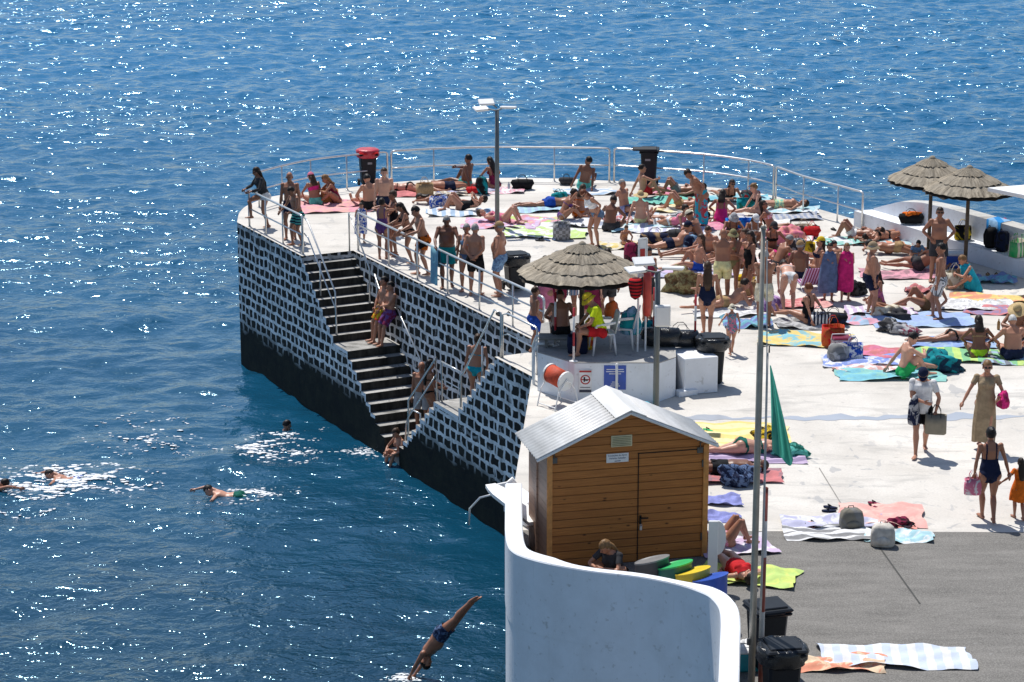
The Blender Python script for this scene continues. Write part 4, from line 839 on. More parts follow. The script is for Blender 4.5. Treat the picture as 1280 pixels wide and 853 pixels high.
def body_mesh(J, o):
    """closed overlapping shapes that a voxel remesh fuses into one skin"""
    b = MB(); f = o['sex'] == 'f'; fat = o['fat']; Rp, Rc, Rh = J['Rp'], J['Rc'], J['Rh']; pel, mid, nk = J['pel'], J['mid'], J['nk']
    hw = (.172 if f else .160)*(1+.30*fat); ww = (.128 if f else .142)*(1+.5*fat); cw = (.150 if f else .168)*(1+.15*fat); dp = 1+.55*fat
    # torso: two blended segments
    pts = []; rads = []; sx = []
    def seg(p, a, r, bl=0.0, fwd=0.0):
        X = Rp[:, 0]*(1-a)+Rc[:, 0]*a; Y = Rp[:, 1]*(1-a)+Rc[:, 1]*a; pts.append(p+Y*fwd); rads.append(r); sx.append(X)
    zp, zc = Rp[:, 2], Rc[:, 2]
    seg(pel-zp*.115, 0, (hw*.50, .085*dp)); seg(pel-zp*.06, 0, (hw*.90, .112*dp)); seg(pel, 0, (hw, .118*dp), fwd=.0); seg(pel+zp*.08, 0, (hw*.93, .110*dp), fwd=.01*fat*3)
    seg(mid-zp*.07, .2, (ww*1.03, .098*dp*(1+.3*fat)), fwd=.012+.05*fat); seg(mid+zc*.01, .5, (ww, .092*dp*(1+.2*fat)), fwd=.012+.045*fat); seg(mid+zc*.09, 1, (cw*.95, .105*(1+.3*fat)), fwd=.012+.02*fat)
    seg(mid+zc*.165, 1, (cw*1.02, .112*(1+.2*fat)), fwd=.008); seg(nk-zc*.065, 1, (cw*1.02, .085), fwd=-.005); seg(nk-zc*.022, 1, (cw*.80, .068), fwd=-.008); seg(nk+zc*.004, 1, (cw*.52, .062), fwd=-.008); seg(nk+zc*.03, 1, (.062, .060))
    n = 16; vs = []; fs = []
    for p, r, X in zip(pts, rads, sx):
        i = len(vs)//n; d, a, bb = basis(pts[min(i+1, len(pts)-1)]-pts[max(i-1, 0)], X)
        for k in range(n):
            t = 2*PI*k/n; c, s_ = math.cos(t), math.sin(t); c = math.copysign(abs(c)**.85, c); s_ = math.copysign(abs(s_)**.85, s_); vs.append(p+a*r[0]*c+bb*r[1]*s_)
    for i in range(len(pts)-1):
        for k in range(n): fs.append((i*n+k, i*n+(k+1) % n, (i+1)*n+(k+1) % n, (i+1)*n+k))
    fs += [tuple(range(n-1, -1, -1)), tuple((len(pts)-1)*n+k for k in range(n))]; b.add(vs, fs)
    m_ = 1.0 if not f else .86
    for s, k in ((-1, 'L'), (1, 'R')):
        sh, el, wr = J['sh'+k], J['el'+k], J['wr'+k]; hp, kn, an, ft = J['hp'+k], J['kn'+k], J['an'+k], J['ft'+k]
        th = 1+.28*fat+(.06 if f else 0)
        b.ball(sh+Rc[:, 2]*.004, np.array((.058, .056, .056))*m_*(1+.2*fat), Rc)
        b.tube([sh, sh*.55+el*.45, el*.9+sh*.1, el], [.050*m_*(1+.25*fat), .046*m_*(1+.2*fat), .037*m_, .036*m_], 10)
        b.tube([el, el*.7+wr*.3, wr*.85+el*.15, wr], [.036*m_, .041*m_, .028*m_, (.028*m_, .022*m_)], 10)
        d = wr-el; d /= np.linalg.norm(d); pal = wr+d*.05
        A_ = np.stack(basis(d, Rc[:, 0]*s+np.array((0, 0, .01))), 1); b.ball(pal, (.060, .026, .040), np.stack([A_[:, 0], np.cross(A_[:, 1], A_[:, 0]), A_[:, 1]], 1), 10, 8)
        b.ball(hp+Rp[:, 0]*s*.01-Rp[:, 1]*.045-Rp[:, 2]*.035, np.array((.092, .092, .098))*(1+.2*fat)*(1.05 if f else .95), Rp)
        b.ball(hp, .088*th, None)
        b.tube([hp, hp*.72+kn*.28, hp*.35+kn*.65, kn*.93+hp*.07, kn], [.088*th, .088*th, .068*th, .053*(1+.12*fat), .050], 12)
        sd = an-kn; sd /= np.linalg.norm(sd)+1e-9; bk = -np.array(ft)+sd*(sd@ft); bk /= np.linalg.norm(bk)+1e-9
        b.tube([kn, kn*.68+an*.32+bk*.016, kn*.35+an*.65+bk*.008, an*.95+kn*.05, an+sd*.02], [.050, .056*(1+.15*fat), .044, .034, .036], 12)
        hl = an-ft*.05+sd*.05; up = -sd; 
        lf = an+sd*.052; b.tube([lf-ft*.065, lf-ft*.045, lf+ft*.03, lf+ft*.115, lf+ft*.165, lf+ft*.185], [(.018, .018), (.034, .030), (.036, .034), (.046, .022), (.042, .016), (.02, .01)], 10, side=np.cross(sd, ft))
        if f and o['age'] > 12: b.ball(mid+Rc[:, 2]*.115+Rc[:, 0]*s*.075+Rc[:, 1]*.092, (.062, .060, .064), Rc, 12, 8)
        elif not f: b.ball(mid+Rc[:, 2]*.15+Rc[:, 0]*s*.075+Rc[:, 1]*.072, (.078, .04, .06), Rc, 10, 8)
    b.tube([nk-zc*.03, J['head']-Rh[:, 2]*.07-Rh[:, 1]*.015], [.058*(.9 if f else 1.05), .052*(.9 if f else 1.05)], 12)
    H_ = J['head']; b.ball(H_+Rh[:, 2]*.017-Rh[:, 1]*.012, (.080, .101, .107), Rh, 16, 12); b.ball(H_-Rh[:, 2]*.050+Rh[:, 1]*.028, (.058, .067, .070), Rh, 14, 10)
    if fat > .25: b.ball(mid-Rp[:, 2]*.03+Rp[:, 1]*(.06+.06*fat), np.array((.13, .10, .13))*(1+.25*fat), Rp, 14, 10)
    return b
def segd(V, a, b_):
    d = b_-a; L = d@d; t = np.clip(((V-a)@d)/(L+1e-9), 0, 1); return np.linalg.norm(V-(a+t[:, None]*d), axis=1), t
BODIES = []
def person(label, px, py, face, pose, wear=(), hair=('dark', 'short'), sex='m', tone=1, h=1.74, fat=0.0, z=0.0, age=30, hat=None, glasses=False, group=None, at=None, tilt=None, **ov):
    P = dict(POSES[pose])
    if any(w[0] == 'wrap' for w in wear) and pose == 'stand': P.update(hands=((-.04, .10, 1.2), (.04, .10, 1.14)), epole=((-.4, -.3, -1), (.4, -.3, -1)))
    P.update(ov); jr = random.Random(len(BODIES)*13+5); fat = fat+jr.uniform(-.06, .2)*(age > 12); tone = min(3, max(0, tone+jr.choice((0, 0, 0, -1, 1, 0))))
    if P['lean'][0] < -60 and hair[1] in ('long', 'mid'): hair = (hair[0], 'bob')
    BODIES.append(dict(label=label, loc=at if at is not None else G(px, py, z), face=face, P=P, wear=wear, hair=hair, sex=sex, tone=tone, h=h, fat=fat+.07, age=age, hat=hat, glasses=glasses, group=group, tilt=tilt, pose=pose))
def submesh(name, V, F, Nn, mask, off, mat, parent, flare=None, fn=None):
    fm = mask[F].all(1)
    if fm.sum() < 6: return None
    fs = F[fm]; used = np.unique(fs); mp_ = -np.ones(len(V), int); mp_[used] = np.arange(len(used)); o_ = np.full(len(used), off)
    if flare is not None: o_ = o_+flare[used]
    vs = V[used]+Nn[used]*o_[:, None]
    if fn is not None: vs = fn(vs)
    me = D.meshes.new(name); me.from_pydata(vs.tolist(), [], mp_[fs].tolist()); me.materials.append(mat); me.polygons.foreach_set('use_smooth', [True]*len(fs)); ob = D.objects.new(name, me); link(ob, parent); return ob
def skirt(name, c0, c1, r0, r1, mat, parent, axis=None, folds=7, amp=.08, n=36, rows=8, seed=1, mids=None):
    rg = random.Random(seed); ph = [rg.uniform(0, 6.28) for _ in range(4)]; b = MB(); vs = []
    c0, c1 = np.array(c0, float), np.array(c1, float)
    for i in range(rows):
        f = i/(rows-1); rx = r0[0]+(r1[0]-r0[0])*f; ry = r0[1]+(r1[1]-r0[1])*f
        if mids: k = 1+(mids-1)*math.sin(f*PI); rx *= k; ry *= k
        for k in range(n):
            t = 2*PI*k/n; w_ = 1+amp*f*(math.sin(folds*t+ph[0]+f)*.6+math.sin((folds+4)*t+ph[1])*.4); p = c0+(c1-c0)*f; vs.append((p[0]+rx*w_*math.cos(t), p[1]+ry*w_*math.sin(t), p[2]+(.02*math.sin(3*t+ph[2]) if i == rows-1 else 0)))
    b.add(vs, [(i*n+k, (i+1)*n+k, (i+1)*n+(k+1) % n, i*n+(k+1) % n) for i in range(rows-1) for k in range(n)]); return b.build(name, mat, parent, True)
def add_hair(o, J, kind, hm, parent, V_off):
    H_, Rh, Rc, nk = J['head'], J['Rh'], J['Rc'], J['nk']; b = MB(); hs = kind
    if hs == 'bald': return
    low = dict(short=-.25, crop=-.15, fringe=-.1).get(hs, -.55)
    def keep(c):
        x, y, z_ = c
        if z_ > .42: return True
        if hs == 'fringe': return y < -.1 and z_ > -.45 and z_ < .35
        return y < .18-.25*(z_ < 0) and z_ > low
    if hs == 'fringe': b.ball(H_+Rh[:, 2]*.015-Rh[:, 1]*.014, (.084, .106, .108), Rh, 22, 16, lambda c: c[1] < .05 and -.5 < c[2] < .4)
    else: b.ball(H_+Rh[:, 2]*.017-Rh[:, 1]*.016, (.090, .111, .120) if hs not in ('crop',) else (.084, .106, .112), Rh, 22, 16, keep)
    if hs in ('long', 'mid', 'wet'):
        L_ = .36 if hs == 'long' else .2; back = -Rc[:, 1]
        p0 = H_-Rh[:, 1]*.055+Rh[:, 2]*.04; p1 = H_-Rh[:, 1]*.082-Rh[:, 2]*.06; p2 = nk+back*.075-Rc[:, 2]*.02; p3 = nk+back*(.115)-Rc[:, 2]*L_*.55; p4 = nk+back*.11-Rc[:, 2]*L_
        pts = [p0, p1, p2, p3] + ([p4] if hs != 'mid' else []); rd = [(.08, .055), (.088, .05), (.10, .04), (.095, .032), (.045, .02)][:len(pts)]
        b.tube(pts, rd, 14, side=Rc[:, 0])
    if hs == 'bun': b.ball(H_-Rh[:, 1]*.085+Rh[:, 2]*.075, (.045, .042, .042), Rh, 12, 9)
    if hs == 'pony': b.tube([H_-Rh[:, 1]*.09+Rh[:, 2]*.05, H_-Rh[:, 1]*.135-Rh[:, 2]*.0, H_-Rh[:, 1]*.13-Rh[:, 2]*.12, nk-Rc[:, 1]*.11-Rc[:, 2]*.1], [.02, .036, .034, .012], 9)
    rg = random.Random(len(BODIES)); b.v = [tuple(c+rg.uniform(-.004, .004) for c in v) for v in b.v]
    q = b.build('hair', hm, parent, True)
def add_hat(J, kind, parent):
    H_, Rh = J['head'], J['Rh']; ty, col = kind; mat = fabric(col) if ty != 'straw' else plain('straw_hat', C(col), .8, 0, .25, 30, .01)
    top = H_+Rh[:, 2]*.03-Rh[:, 1]*.012; b = MB()
    up = H_+Rh[:, 2]*.045
    b.ball(top, (.094, .115, .122), Rh, 20, 14, lambda c: c[2] > .12)
    r = {'cap': 0, 'straw': .205, 'bucket': .145, 'visor': 0}[ty]
    if r:
        n = 28; vs = []
        for rr, dz in ((.089, .0), (r*.75, -.012), (r, -.03 if ty == 'straw' else -.06)):
            for k in range(n): t = 2*PI*k/n; vs.append(up+Rh[:, 0]*rr*math.cos(t)+Rh[:, 1]*(rr*1.12)*math.sin(t)+Rh[:, 2]*(dz+.012*math.sin(2*t)))
        b.add(vs, [(i*n+k, (i+1)*n+k, (i+1)*n+(k+1) % n, i*n+(k+1) % n) for i in range(2) for k in range(n)])
    else:
        vs = []
        for rr in (.095, .17):
            for k in range(9): t = PI*.15+PI*.7*k/8; vs.append(up+Rh[:, 0]*.092*math.cos(t)*(1 if rr < .1 else .95)+Rh[:, 1]*(rr*math.sin(t))+Rh[:, 2]*(-.02*(rr > .1)+.0))
        b.add(vs, [(k, k+1, 9+k+1, 9+k) for k in range(8)])
    return b.build('hat' if ty != 'cap' else 'cap', mat, parent, True)
def build_people():
    tmp = []
    for o in BODIES:
        J = pose_joints(o['P'], o['fat']); o['J'] = J; b = body_mesh(J, o); me = D.meshes.new('person'); me.from_pydata(b.v, [], b.f); ob = D.objects.new('person', me); COL.objects.link(ob)
        m1 = ob.modifiers.new('r', 'REMESH'); m1.mode = 'VOXEL'; m1.voxel_size = o['P'].get('vox', .0135); m2 = ob.modifiers.new('s', 'SMOOTH'); m2.factor = .5; m2.iterations = 3; tmp.append(ob)
    dg = bpy.context.evaluated_depsgraph_get()
    for o, ob in zip(BODIES, tmp):
        me = D.meshes.new_from_object(ob.evaluated_get(dg)); o['me'] = me
    for ob in tmp: old = ob.data; D.objects.remove(ob); D.meshes.remove(old)
    for idx, o in enumerate(BODIES):
        me0, J = o['me'], o['J']; n = len(me0.vertices); V = np.empty(n*3); me0.vertices.foreach_get('co', V); V = V.reshape(-1, 3); Nn = np.empty(n*3); me0.vertices.foreach_get('normal', Nn); Nn = Nn.reshape(-1, 3)
        F = np.array([p.vertices[:] for p in me0.polygons if len(p.vertices) == 4], int)
        if not o['P'].get('free'):
            dz = V[:, 2].min()-.004; V[:, 2] -= dz
            for k, v in J.items():
                if np.ndim(v) == 1 and not k.startswith('ft'): J[k] = v-vec(0, 0, dz)
        Rp, Rc, Rh = J['Rp'], J['Rc'], J['Rh']
        # which part of the body each vertex belongs to
        bones = [('T', J['pel']-Rp[:, 2]*.09, J['mid'], .13), ('T', J['mid'], J['nk']-Rc[:, 2]*.03, .13), ('H', J['nk']+Rc[:, 2]*.03, J['head']+Rh[:, 2]*.03, .075)]
        for k in 'LR': bones += [('U'+k, J['sh'+k], J['el'+k], .05), ('A'+k, J['el'+k], J['wr'+k]+(J['wr'+k]-J['el'+k])*.35, .035), ('G'+k, J['hp'+k], J['kn'+k], .085), ('C'+k, J['kn'+k], J['an'+k], .045), ('C'+k, J['an'+k], J['an'+k]+J['ft'+k]*.15, .04)]
        dd = []; tt = []
        for nm, a, b_, r in bones: d_, t_ = segd(V, a, b_); dd.append(d_-r); tt.append(t_)
        dd = np.array(dd); tt = np.array(tt); bi = dd.argmin(0); nm = np.array([x[0] for x in bones])[bi]; t = tt[bi, np.arange(n)]
        T = nm == 'T'; TH = np.char.startswith(nm, 'G'); UAm = np.char.startswith(nm, 'U')
        pz = (V-J['pel'])@Rp[:, 2]; px_ = (V-J['pel'])@Rp[:, 0]; py_ = (V-J['pel'])@Rp[:, 1]; cz = (V-J['nk'])@Rc[:, 2]; cx = (V-J['nk'])@Rc[:, 0]; cy = (V-J['nk'])@Rc[:, 1]
        LC = ~((pz < .02) & (np.abs(px_) > np.where(py_ < -.01, .07, .04)+np.maximum(0, pz+.12)*1.0))
        # crisp details joined to the skin: fingers, nose, ears, eyes, mouth
        b = MB(); H_ = J['head']
        for s, k in ((-1, 'L'), (1, 'R')):
            d = J['wr'+k]-J['el'+k]; d /= np.linalg.norm(d); _, a, c = basis(d, Rc[:, 0]*s+np.array((0, 0, .01))); pn = a; lat = c*(1 if c@Rc[:, 1] > 0 else -1); w_ = J['wr'+k]
            cl = -pn if pn@(Rc[:, 0]*s) > 0 else pn
            for q, (lo, ln) in enumerate(((.028, .068), (.010, .078), (-.009, .072), (-.026, .058))):
                p0 = w_+d*.085+lat*lo; p1 = p0+d*ln*.5+cl*.008; p2 = p0+d*ln*.85+cl*.026; b.tube([w_+d*.05+lat*lo*.8, p0, p1, p2], [.010, .0095, .0088, .006], 6)
            b.tube([w_+d*.025+lat*.028, w_+d*.055+lat*.052+cl*.008, w_+d*.085+lat*.056+cl*.016], [.013, .011, .007], 6)
            b.ball(H_+Rh[:, 0]*s*.082-Rh[:, 1]*.008-Rh[:, 2]*.012, (.012, .022, .032), Rh, 8, 6)
        b.tube([H_+Rh[:, 1]*.080+Rh[:, 2]*.012, H_+Rh[:, 1]*.101-Rh[:, 2]*.022, H_+Rh[:, 1]*.087-Rh[:, 2]*.034], [.009, .016, .012], 8)
        nsk = len(b.f); 
        for s in (-1, 1): b.ball(H_+Rh[:, 0]*s*.030+Rh[:, 1]*.082+Rh[:, 2]*.012, (.013, .008, .008), Rh, 8, 6)
        b.ball(H_+Rh[:, 1]*.091-Rh[:, 2]*.062, (.024, .008, .006), Rh, 8, 6)
        fs = F.tolist()+[tuple(i+n for i in f) for f in b.f]; vs = V.tolist()+[tuple(v) for v in b.v]
        me = D.meshes.new('person'); me.from_pydata(vs, [], fs); me.materials.append(skin(o['tone'])); me.materials.append(plain('dark_eyes_and_lips', (.05, .02, .018), .4))
        mi = np.zeros(len(fs), np.int32); mi[len(F)+nsk:] = 1; me.polygons.foreach_set('material_index', mi); me.polygons.foreach_set('use_smooth', [True]*len(fs))
        ob = D.objects.new('person', me); link(ob); D.meshes.remove(me0); tag(ob, o['label'], 'person', o['group'])
        ob.location = o['loc']; sc = o['h']/1.72; ob.scale = (sc,)*3
        ob.rotation_euler = (0, 0, R(o['face']-90))
        if o['tilt'] is not None: ob.matrix_world = Matrix.Translation(o['loc']) @ o['tilt'] @ Matrix.Scale(sc, 4)
        hc, hs = o['hair']; add_hair(o, J, hs, hairmat(hc), ob, 0)
        if o['hat']: add_hat(J, o['hat'], ob)
        if o['glasses']:
            b = MB()
            for s in (-1, 1): b.ball(H_+Rh[:, 0]*s*.033+Rh[:, 1]*.089+Rh[:, 2]*.012, (.027, .008, .021), Rh, 10, 6)
            b.tube([H_+Rh[:, 0]*-.078+Rh[:, 1]*.0+Rh[:, 2]*.014, H_+Rh[:, 0]*-.058+Rh[:, 1]*.075+Rh[:, 2]*.016, H_+Rh[:, 0]*.058+Rh[:, 1]*.075+Rh[:, 2]*.016, H_+Rh[:, 0]*.078+Rh[:, 2]*.014], .006, 6); b.build('sunglasses', plain('sunglasses_black', (.01, .01, .012), .12), ob, True)
        for wn in o['wear']:
            kind, col = wn[0], wn[1]; mat = col if not isinstance(col, (str, tuple)) else fabric(*col) if isinstance(col, tuple) and isinstance(col[0], str) else fabric(col)
            if kind == 'trunks':
                k = wn[2] if len(wn) > 2 else .55; msk = (T & (pz < .075)) | (TH & (t < k)); fl = np.where(TH, np.clip((t-.15)/max(k-.15, .1), 0, 1)*.022, 0); submesh('swim_trunks', V, F, Nn, msk, .008, mat, ob, fl)
            elif kind == 'speedo': submesh('swim_briefs', V, F, Nn, (T & (pz < .05)) | (TH & (t < .14)), .006, mat, ob)
            elif kind == 'brief': submesh('bikini_bottom', V, F, Nn, ((T & (pz < .045)) | (TH & (t < .02+.09*(py_ < -.02)))) & LC, .006, mat, ob)
            elif kind == 'bra': submesh('bikini_top', V, F, Nn, T & (((cz > -.235) & (cz < -.125) & (cy > .03)) | ((np.abs(cz+.195) < .018)) | ((np.abs(np.abs(cx)-.085) < .014) & (cz > -.14) & (cz < -.0) & (cy > .0))), .006, mat, ob)
            elif kind == 'bandeau': submesh('bandeau_top', V, F, Nn, T & (cz > -.25) & (cz < -.13), .007, mat, ob)
            elif kind == 'onepiece': submesh('swimsuit', V, F, Nn, (((T & (pz < .06)) | (TH & (t < .02+.09*(py_ < -.02)))) & LC) | (T & LC & ((cz < -.13) & (cy > -.005) | (cz < -.27))) | (T & (np.abs(np.abs(cx)-.085) < .016) & (cz < .0)), .006, mat, ob)
            elif kind == 'tee': submesh('t_shirt', V, F, Nn, (T & (cz < -.012) & (pz > -.09)) | (UAm & (t < .62)), .014, mat, ob, np.where(pz < .1, .012, 0))
            elif kind == 'vest': submesh('top', V, F, Nn, T & (cz < -.03) & (pz > (wn[2] if len(wn) > 2 else .12)), .009, mat, ob)
            elif kind == 'longtop': submesh('shirt', V, F, Nn, (T & (cz < -.012) & (pz > -.05)) | UAm | (np.char.startswith(nm, 'A') & (t < .6)), .012, mat, ob)
            elif kind == 'skirt': skirt('skirt' if len(wn) < 5 else wn[4], J['pel']+vec(0, 0, wn[3] if len(wn) > 3 else .09), (J['pel'][0], J['pel'][1], wn[2]), (.165*(1+.3*o['fat']), .135), (.235, .19), mat, ob, seed=idx)
            elif kind == 'dress':
                submesh('dress_bodice', V, F, Nn, (T & (cz < -.03)) | (UAm & (t < .5)), .014, mat, ob); skirt('dress_skirt', J['mid']-vec(0, 0, .02), (J['pel'][0], J['pel'][1]+.02, wn[2]), (.15, .13), (wn[3] if len(wn) > 3 else .25, (wn[3] if len(wn) > 3 else .25)*.85), mat, ob, seed=idx, mids=1.12)
            elif kind == 'wrap': skirt('towel_wrap', J['nk']-vec(0, 0, .025), (J['pel'][0]+.02, J['pel'][1], wn[2]), (.185, .13), (wn[3] if len(wn) > 3 else .22, .2), mat, ob, seed=idx, mids=1.12, amp=.1, rows=12); skirt('towel_collar', J['nk']+vec(0, 0, .045), J['nk']-vec(0, 0, .08), (.08, .08), (.195, .14), mat, ob, seed=idx+3)
P = person
RG_ = 'people leaning on the railing above the stairs'; SB = 'sunbathers on the terrace'; ST = 'people standing on the terrace'; SS = 'people on the sea stairs'; SWM = 'swimmers'
# --- left tip
P('woman with long dark hair, white shorts and dark sheer top leaning on the railing', 331, 284, 205, 'railstep', (('trunks', 'white', .3), ('longtop', 'charcoal')), ('dark', 'long'), 'f', 2, 1.7, glasses=True, group=RG_, head=(0, -20))
P('bald bearded man in dark navy trunks standing behind a boy at the left railing', 364, 299, 265, 'stand', (('trunks', 'navy', .6),), ('dark', 'bald'), 'm', 2, 1.8, group=RG_)
P('teenage boy in navy, yellow and teal banded trunks holding the left railing', 373, 307, 215, 'rail', (('trunks', ('navy', 'mint', 'vert', 13), .7),), ('dark', 'short'), 'm', 2, 1.62, group=RG_, hands=((-.2, .40, .98), (.26, .38, .95)))
P('woman in a pink cap, hot pink bandeau and mint bottoms sitting on a towel', 394, 257, 130, 'extup', (('bandeau', 'hotpink'), ('trunks', 'mint', .12)), ('brown', 'mid'), 'f', 1, 1.68, hat=('cap', 'pink'), group=SB, fat=.2)
P('woman in a burgundy swimsuit sitting facing the woman in the pink cap', 420, 255, 195, 'knees', (('onepiece', 'burgundy'),), ('light', 'mid'), 'f', 1, 1.68, group=SB, fat=.15)
P('man in black trunks sitting hunched with his back turned near the red topped bin', 463, 262, 120, 'extup', (('trunks', 'black', .4),), ('black', 'short'), 'm', 1, 1.8, fat=.2, group=SB)
P('bare chested man standing upright just right of the far red topped bin', 481, 292, 275, 'stand', (('trunks', 'navy', .5),), ('brown', 'short'), 'm', 1, 1.78, group=ST)
P('small child draped in a blue and white patterned towel at the top of the stairs', 452, 304, 285, 'stand', (('trunks', 'white', .6), ('wrap', ('blue', 'white', 'blotch', 9), .42, .26)), ('dark', 'short'), 'm', 1, 1.08, age=5, group=RG_)
P('girl in a purple swimsuit with her back to the camera raising both arms', 478, 324, 80, 'phone', (('onepiece', 'purple'),), ('dark', 'bun'), 'f', 2, 1.58, group=RG_)
P('woman in a black one piece swimsuit standing beside the girl in purple', 494, 320, 200, 'arms', (('onepiece', 'black'),), ('brown', 'bun'), 'f', 1, 1.7, group=RG_)
P('woman in a black bikini leaning forward on the long railing', 511, 329, 195, 'railstep', (('brief', 'black'), ('bra', 'black')), ('dark', 'mid'), 'f', 2, 1.62, group=RG_)
P('young man in black and orange trunks leaning on the long railing', 530, 344, 200, 'rail', (('trunks', ('black', 'orange', 'blotch', 7), .6),), ('black', 'short'), 'm', 1, 1.8, group=RG_)
P('broad grey haired man in teal shorts gripping the railing where a pale towel hangs', 559, 359, 270, 'rail', (('trunks', 'teal', .8),), ('grey', 'crop'), 'm', 2, 1.82, fat=.35, group=RG_, lean=(6, 0, 0))
P('grey haired woman in a pale bikini between two heavy men at the railing', 584, 364, 260, 'stand', (('brief', 'slate'), ('bra', 'lightblue')), ('grey', 'short'), 'f', 2, 1.66, fat=.15, group=RG_)
P('heavy man in black shorts standing with both hands behind his back', 594, 370, 72, 'backhands', (('trunks', 'black', .75),), ('grey', 'crop'), 'm', 2, 1.76, fat=.35, group=RG_)
P('stout man in a straw coloured cap and light blue shorts beside the stuffed black bin', 625, 370, 165, 'hips', (('trunks', ('lightblue', 'slate', 'blotch', 20), .7),), ('grey', 'crop'), 'm', 1, 1.8, fat=.55, hat=('cap', 'tan'), group=RG_)
P('boy in bright blue trunks standing beside the railing end left of the lifeguard platform', 667, 441, 20, 'contra', (('trunks', 'blue', .75),), ('brown', 'crop'), 'm', 2, 1.5, group=ST)
# --- round the lifeguard
P('man in black briefs sitting on the grey bench with his back to the camera', 701, 430, 95, 'chair', (('speedo', 'black'),), ('brown', 'short'), 'm', 2, 1.76, fat=.2, z=PH+.02, z_=0, group=ST)
BODIES[-1]['P']['z'] = .33; BODIES[-1]['P']['feet'] = ((-.13, .5, .085), (.12, .5, .085)); BODIES[-1]['P']['hands'] = ((-.14, .36, .4), (.14, .38, .4))
P('woman in a pink skirt standing half hidden by the parasol at its left edge', 681, 411, 80, 'stand', (('skirt', 'pink', .52), ('bra', 'pink')), ('dark', 'short'), 'f', 1, 1.68, group=ST)
P('man in pale blue trunks standing behind the seated man under the parasol', 711, 405, 260, 'hips', (('trunks', ('lightblue', 'white', 'stripe', 14), .6),), ('dark', 'short'), 'm', 1, 1.8, group=ST)
P('man in dark shorts standing close to the bench under the parasol', 697, 409, 100, 'arms', (('trunks', 'burgundy', .55),), ('grey', 'short'), 'm', 2, 1.76, fat=.2, group=ST)
P('woman in a red hooded beach robe standing behind the lifeguard', 738, 412, 265, 'stand', (('dress', 'burgundy', .5, .24),), ('red', 'long'), 'f', 1, 1.68, group=ST)
P('bare backed man standing under the right half of the parasol behind the orange bag', 759, 407, 100, 'stand', (('trunks', 'charcoal', .6),), ('dark', 'crop'), 'm', 2, 1.8, fat=.2, group=ST)
P('lifeguard in a neon yellow shirt, red shorts and yellow cap on a plastic chair', 749, 443, 185, 'chair', (('tee', 'neon'), ('trunks', 'red', .6)), ('dark', 'short'), 'm', 2, 1.78, z=PH+.02, hat=('bucket', 'yellow'), group=ST)
P('man in dark clothes partly hidden behind the rescue stand', 808, 400, 300, 'stand', (('trunks', 'charcoal', .7), ('vest', 'burgundy')), ('black', 'short'), 'm', 2, 1.72, group=ST)
# --- far edge
P('man in pale trunks sitting at the far edge left of the long haired woman', 583, 236, 150, 'oneknee', (('trunks', 'mint', .4),), ('black', 'short'), 'm', 2, 1.82, group=SB)
P('woman with long dark hair sitting at the far edge behind the lamp post', 618, 236, 130, 'cross', (('onepiece', 'burgundy'),), ('dark', 'long'), 'f', 2, 1.7, group=SB)
P('sunbather in black lying face down on a red towel at the far left', 510, 240, 178, 'prone', (('brief', 'black'), ('bra', 'black')), ('light', 'bun'), 'f', 1, 1.68, group=SB)
P('man in dark trunks lying on his back behind the straw beach bag', 558, 239, 10, 'supine', (('trunks', 'navy', .5),), ('dark', 'short'), 'm', 1, 1.78, group=SB)
P('dark haired sunbather lying beside a blue patterned bag', 553, 256, 170, 'prone', (('brief', 'slate'), ('bra', 'slate')), ('dark', 'mid'), 'f', 2, 1.66, group=SB)
P('woman in black lying on her back looking at her phone', 577, 264, 178, 'supphone', (('onepiece', 'black'),), ('dark', 'mid'), 'f', 1, 1.7, group=SB)
P('sunbather lying on a pink towel with both knees up right of the lamp post', 630, 280, 350, 'supknees', (('onepiece', 'pink'),), ('brown', 'mid'), 'f', 1, 1.7, group=SB)
P('man in blue trunks lying face down on a light blue towel near the far edge', 690, 259, 8, 'prone', (('trunks', 'blue', .5),), ('brown', 'short'), 'm', 1, 1.78, group=SB)
P('man in white trunks sitting alone at the far edge leaning sideways', 730, 238, 75, 'ext', (('trunks', 'mint', .4),), ('black', 'short'), 'm', 2, 1.78, group=SB, lean=(-8, 12, 0), head=(0, 60))
P('woman in a purple bikini sitting with her hand at her face', 704, 275, 10, 'knees', (('brief', 'purple'), ('bra', 'purple')), ('dark', 'bun'), 'f', 1, 1.68, group=SB, hands=((-.1, .42, .3), (.06, .22, .58)))
P('brown haired woman sitting back to back with the woman in the purple bikini', 724, 272, 60, 'cross', (('brief', 'orange'), ('bra', 'orange')), ('brown', 'mid'), 'f', 2, 1.68, group=SB)
P('standing woman in a white crop top and denim shorts bending to the left', 745, 308, 215, 'stoop', (('trunks', 'denim', .22), ('vest', 'white', .17)), ('red', 'mid'), 'f', 1, 1.68, group=ST, glasses=True)
P('man in lavender trunks sitting and leaning back on both hands', 781, 268, 320, 'ext', (('trunks', 'lavender', .35),), ('grey', 'crop'), 'm', 2, 1.76, group=SB)
P('man in orange red trunks sitting with a raised knee below the far plain black bin', 805, 248, 10, 'oneknee', (('trunks', 'red', .55),), ('dark', 'crop'), 'm', 2, 1.78, group=SB)
P('woman in a wide straw sun hat sitting with her back to the camera', 801, 281, 75, 'ext', (('brief', 'paleyellow'),), ('grey', 'short'), 'f', 1, 1.68, hat=('straw', 'straw'), group=SB, fat=.2)
P('toddler sitting with white bottoms beside the tall red board', 780, 306, 300, 'extup', (('trunks', 'white', .2),), ('brown', 'short'), 'm', 1, 1.0, age=3, group=SB)
P('woman in a coral pink top lying on her elbows facing the camera', 838, 284, 330, 'elbows', (('vest', 'pink', .1), ('brief', 'white')), ('dark', 'bun'), 'f', 1, 1.68, group=SB)
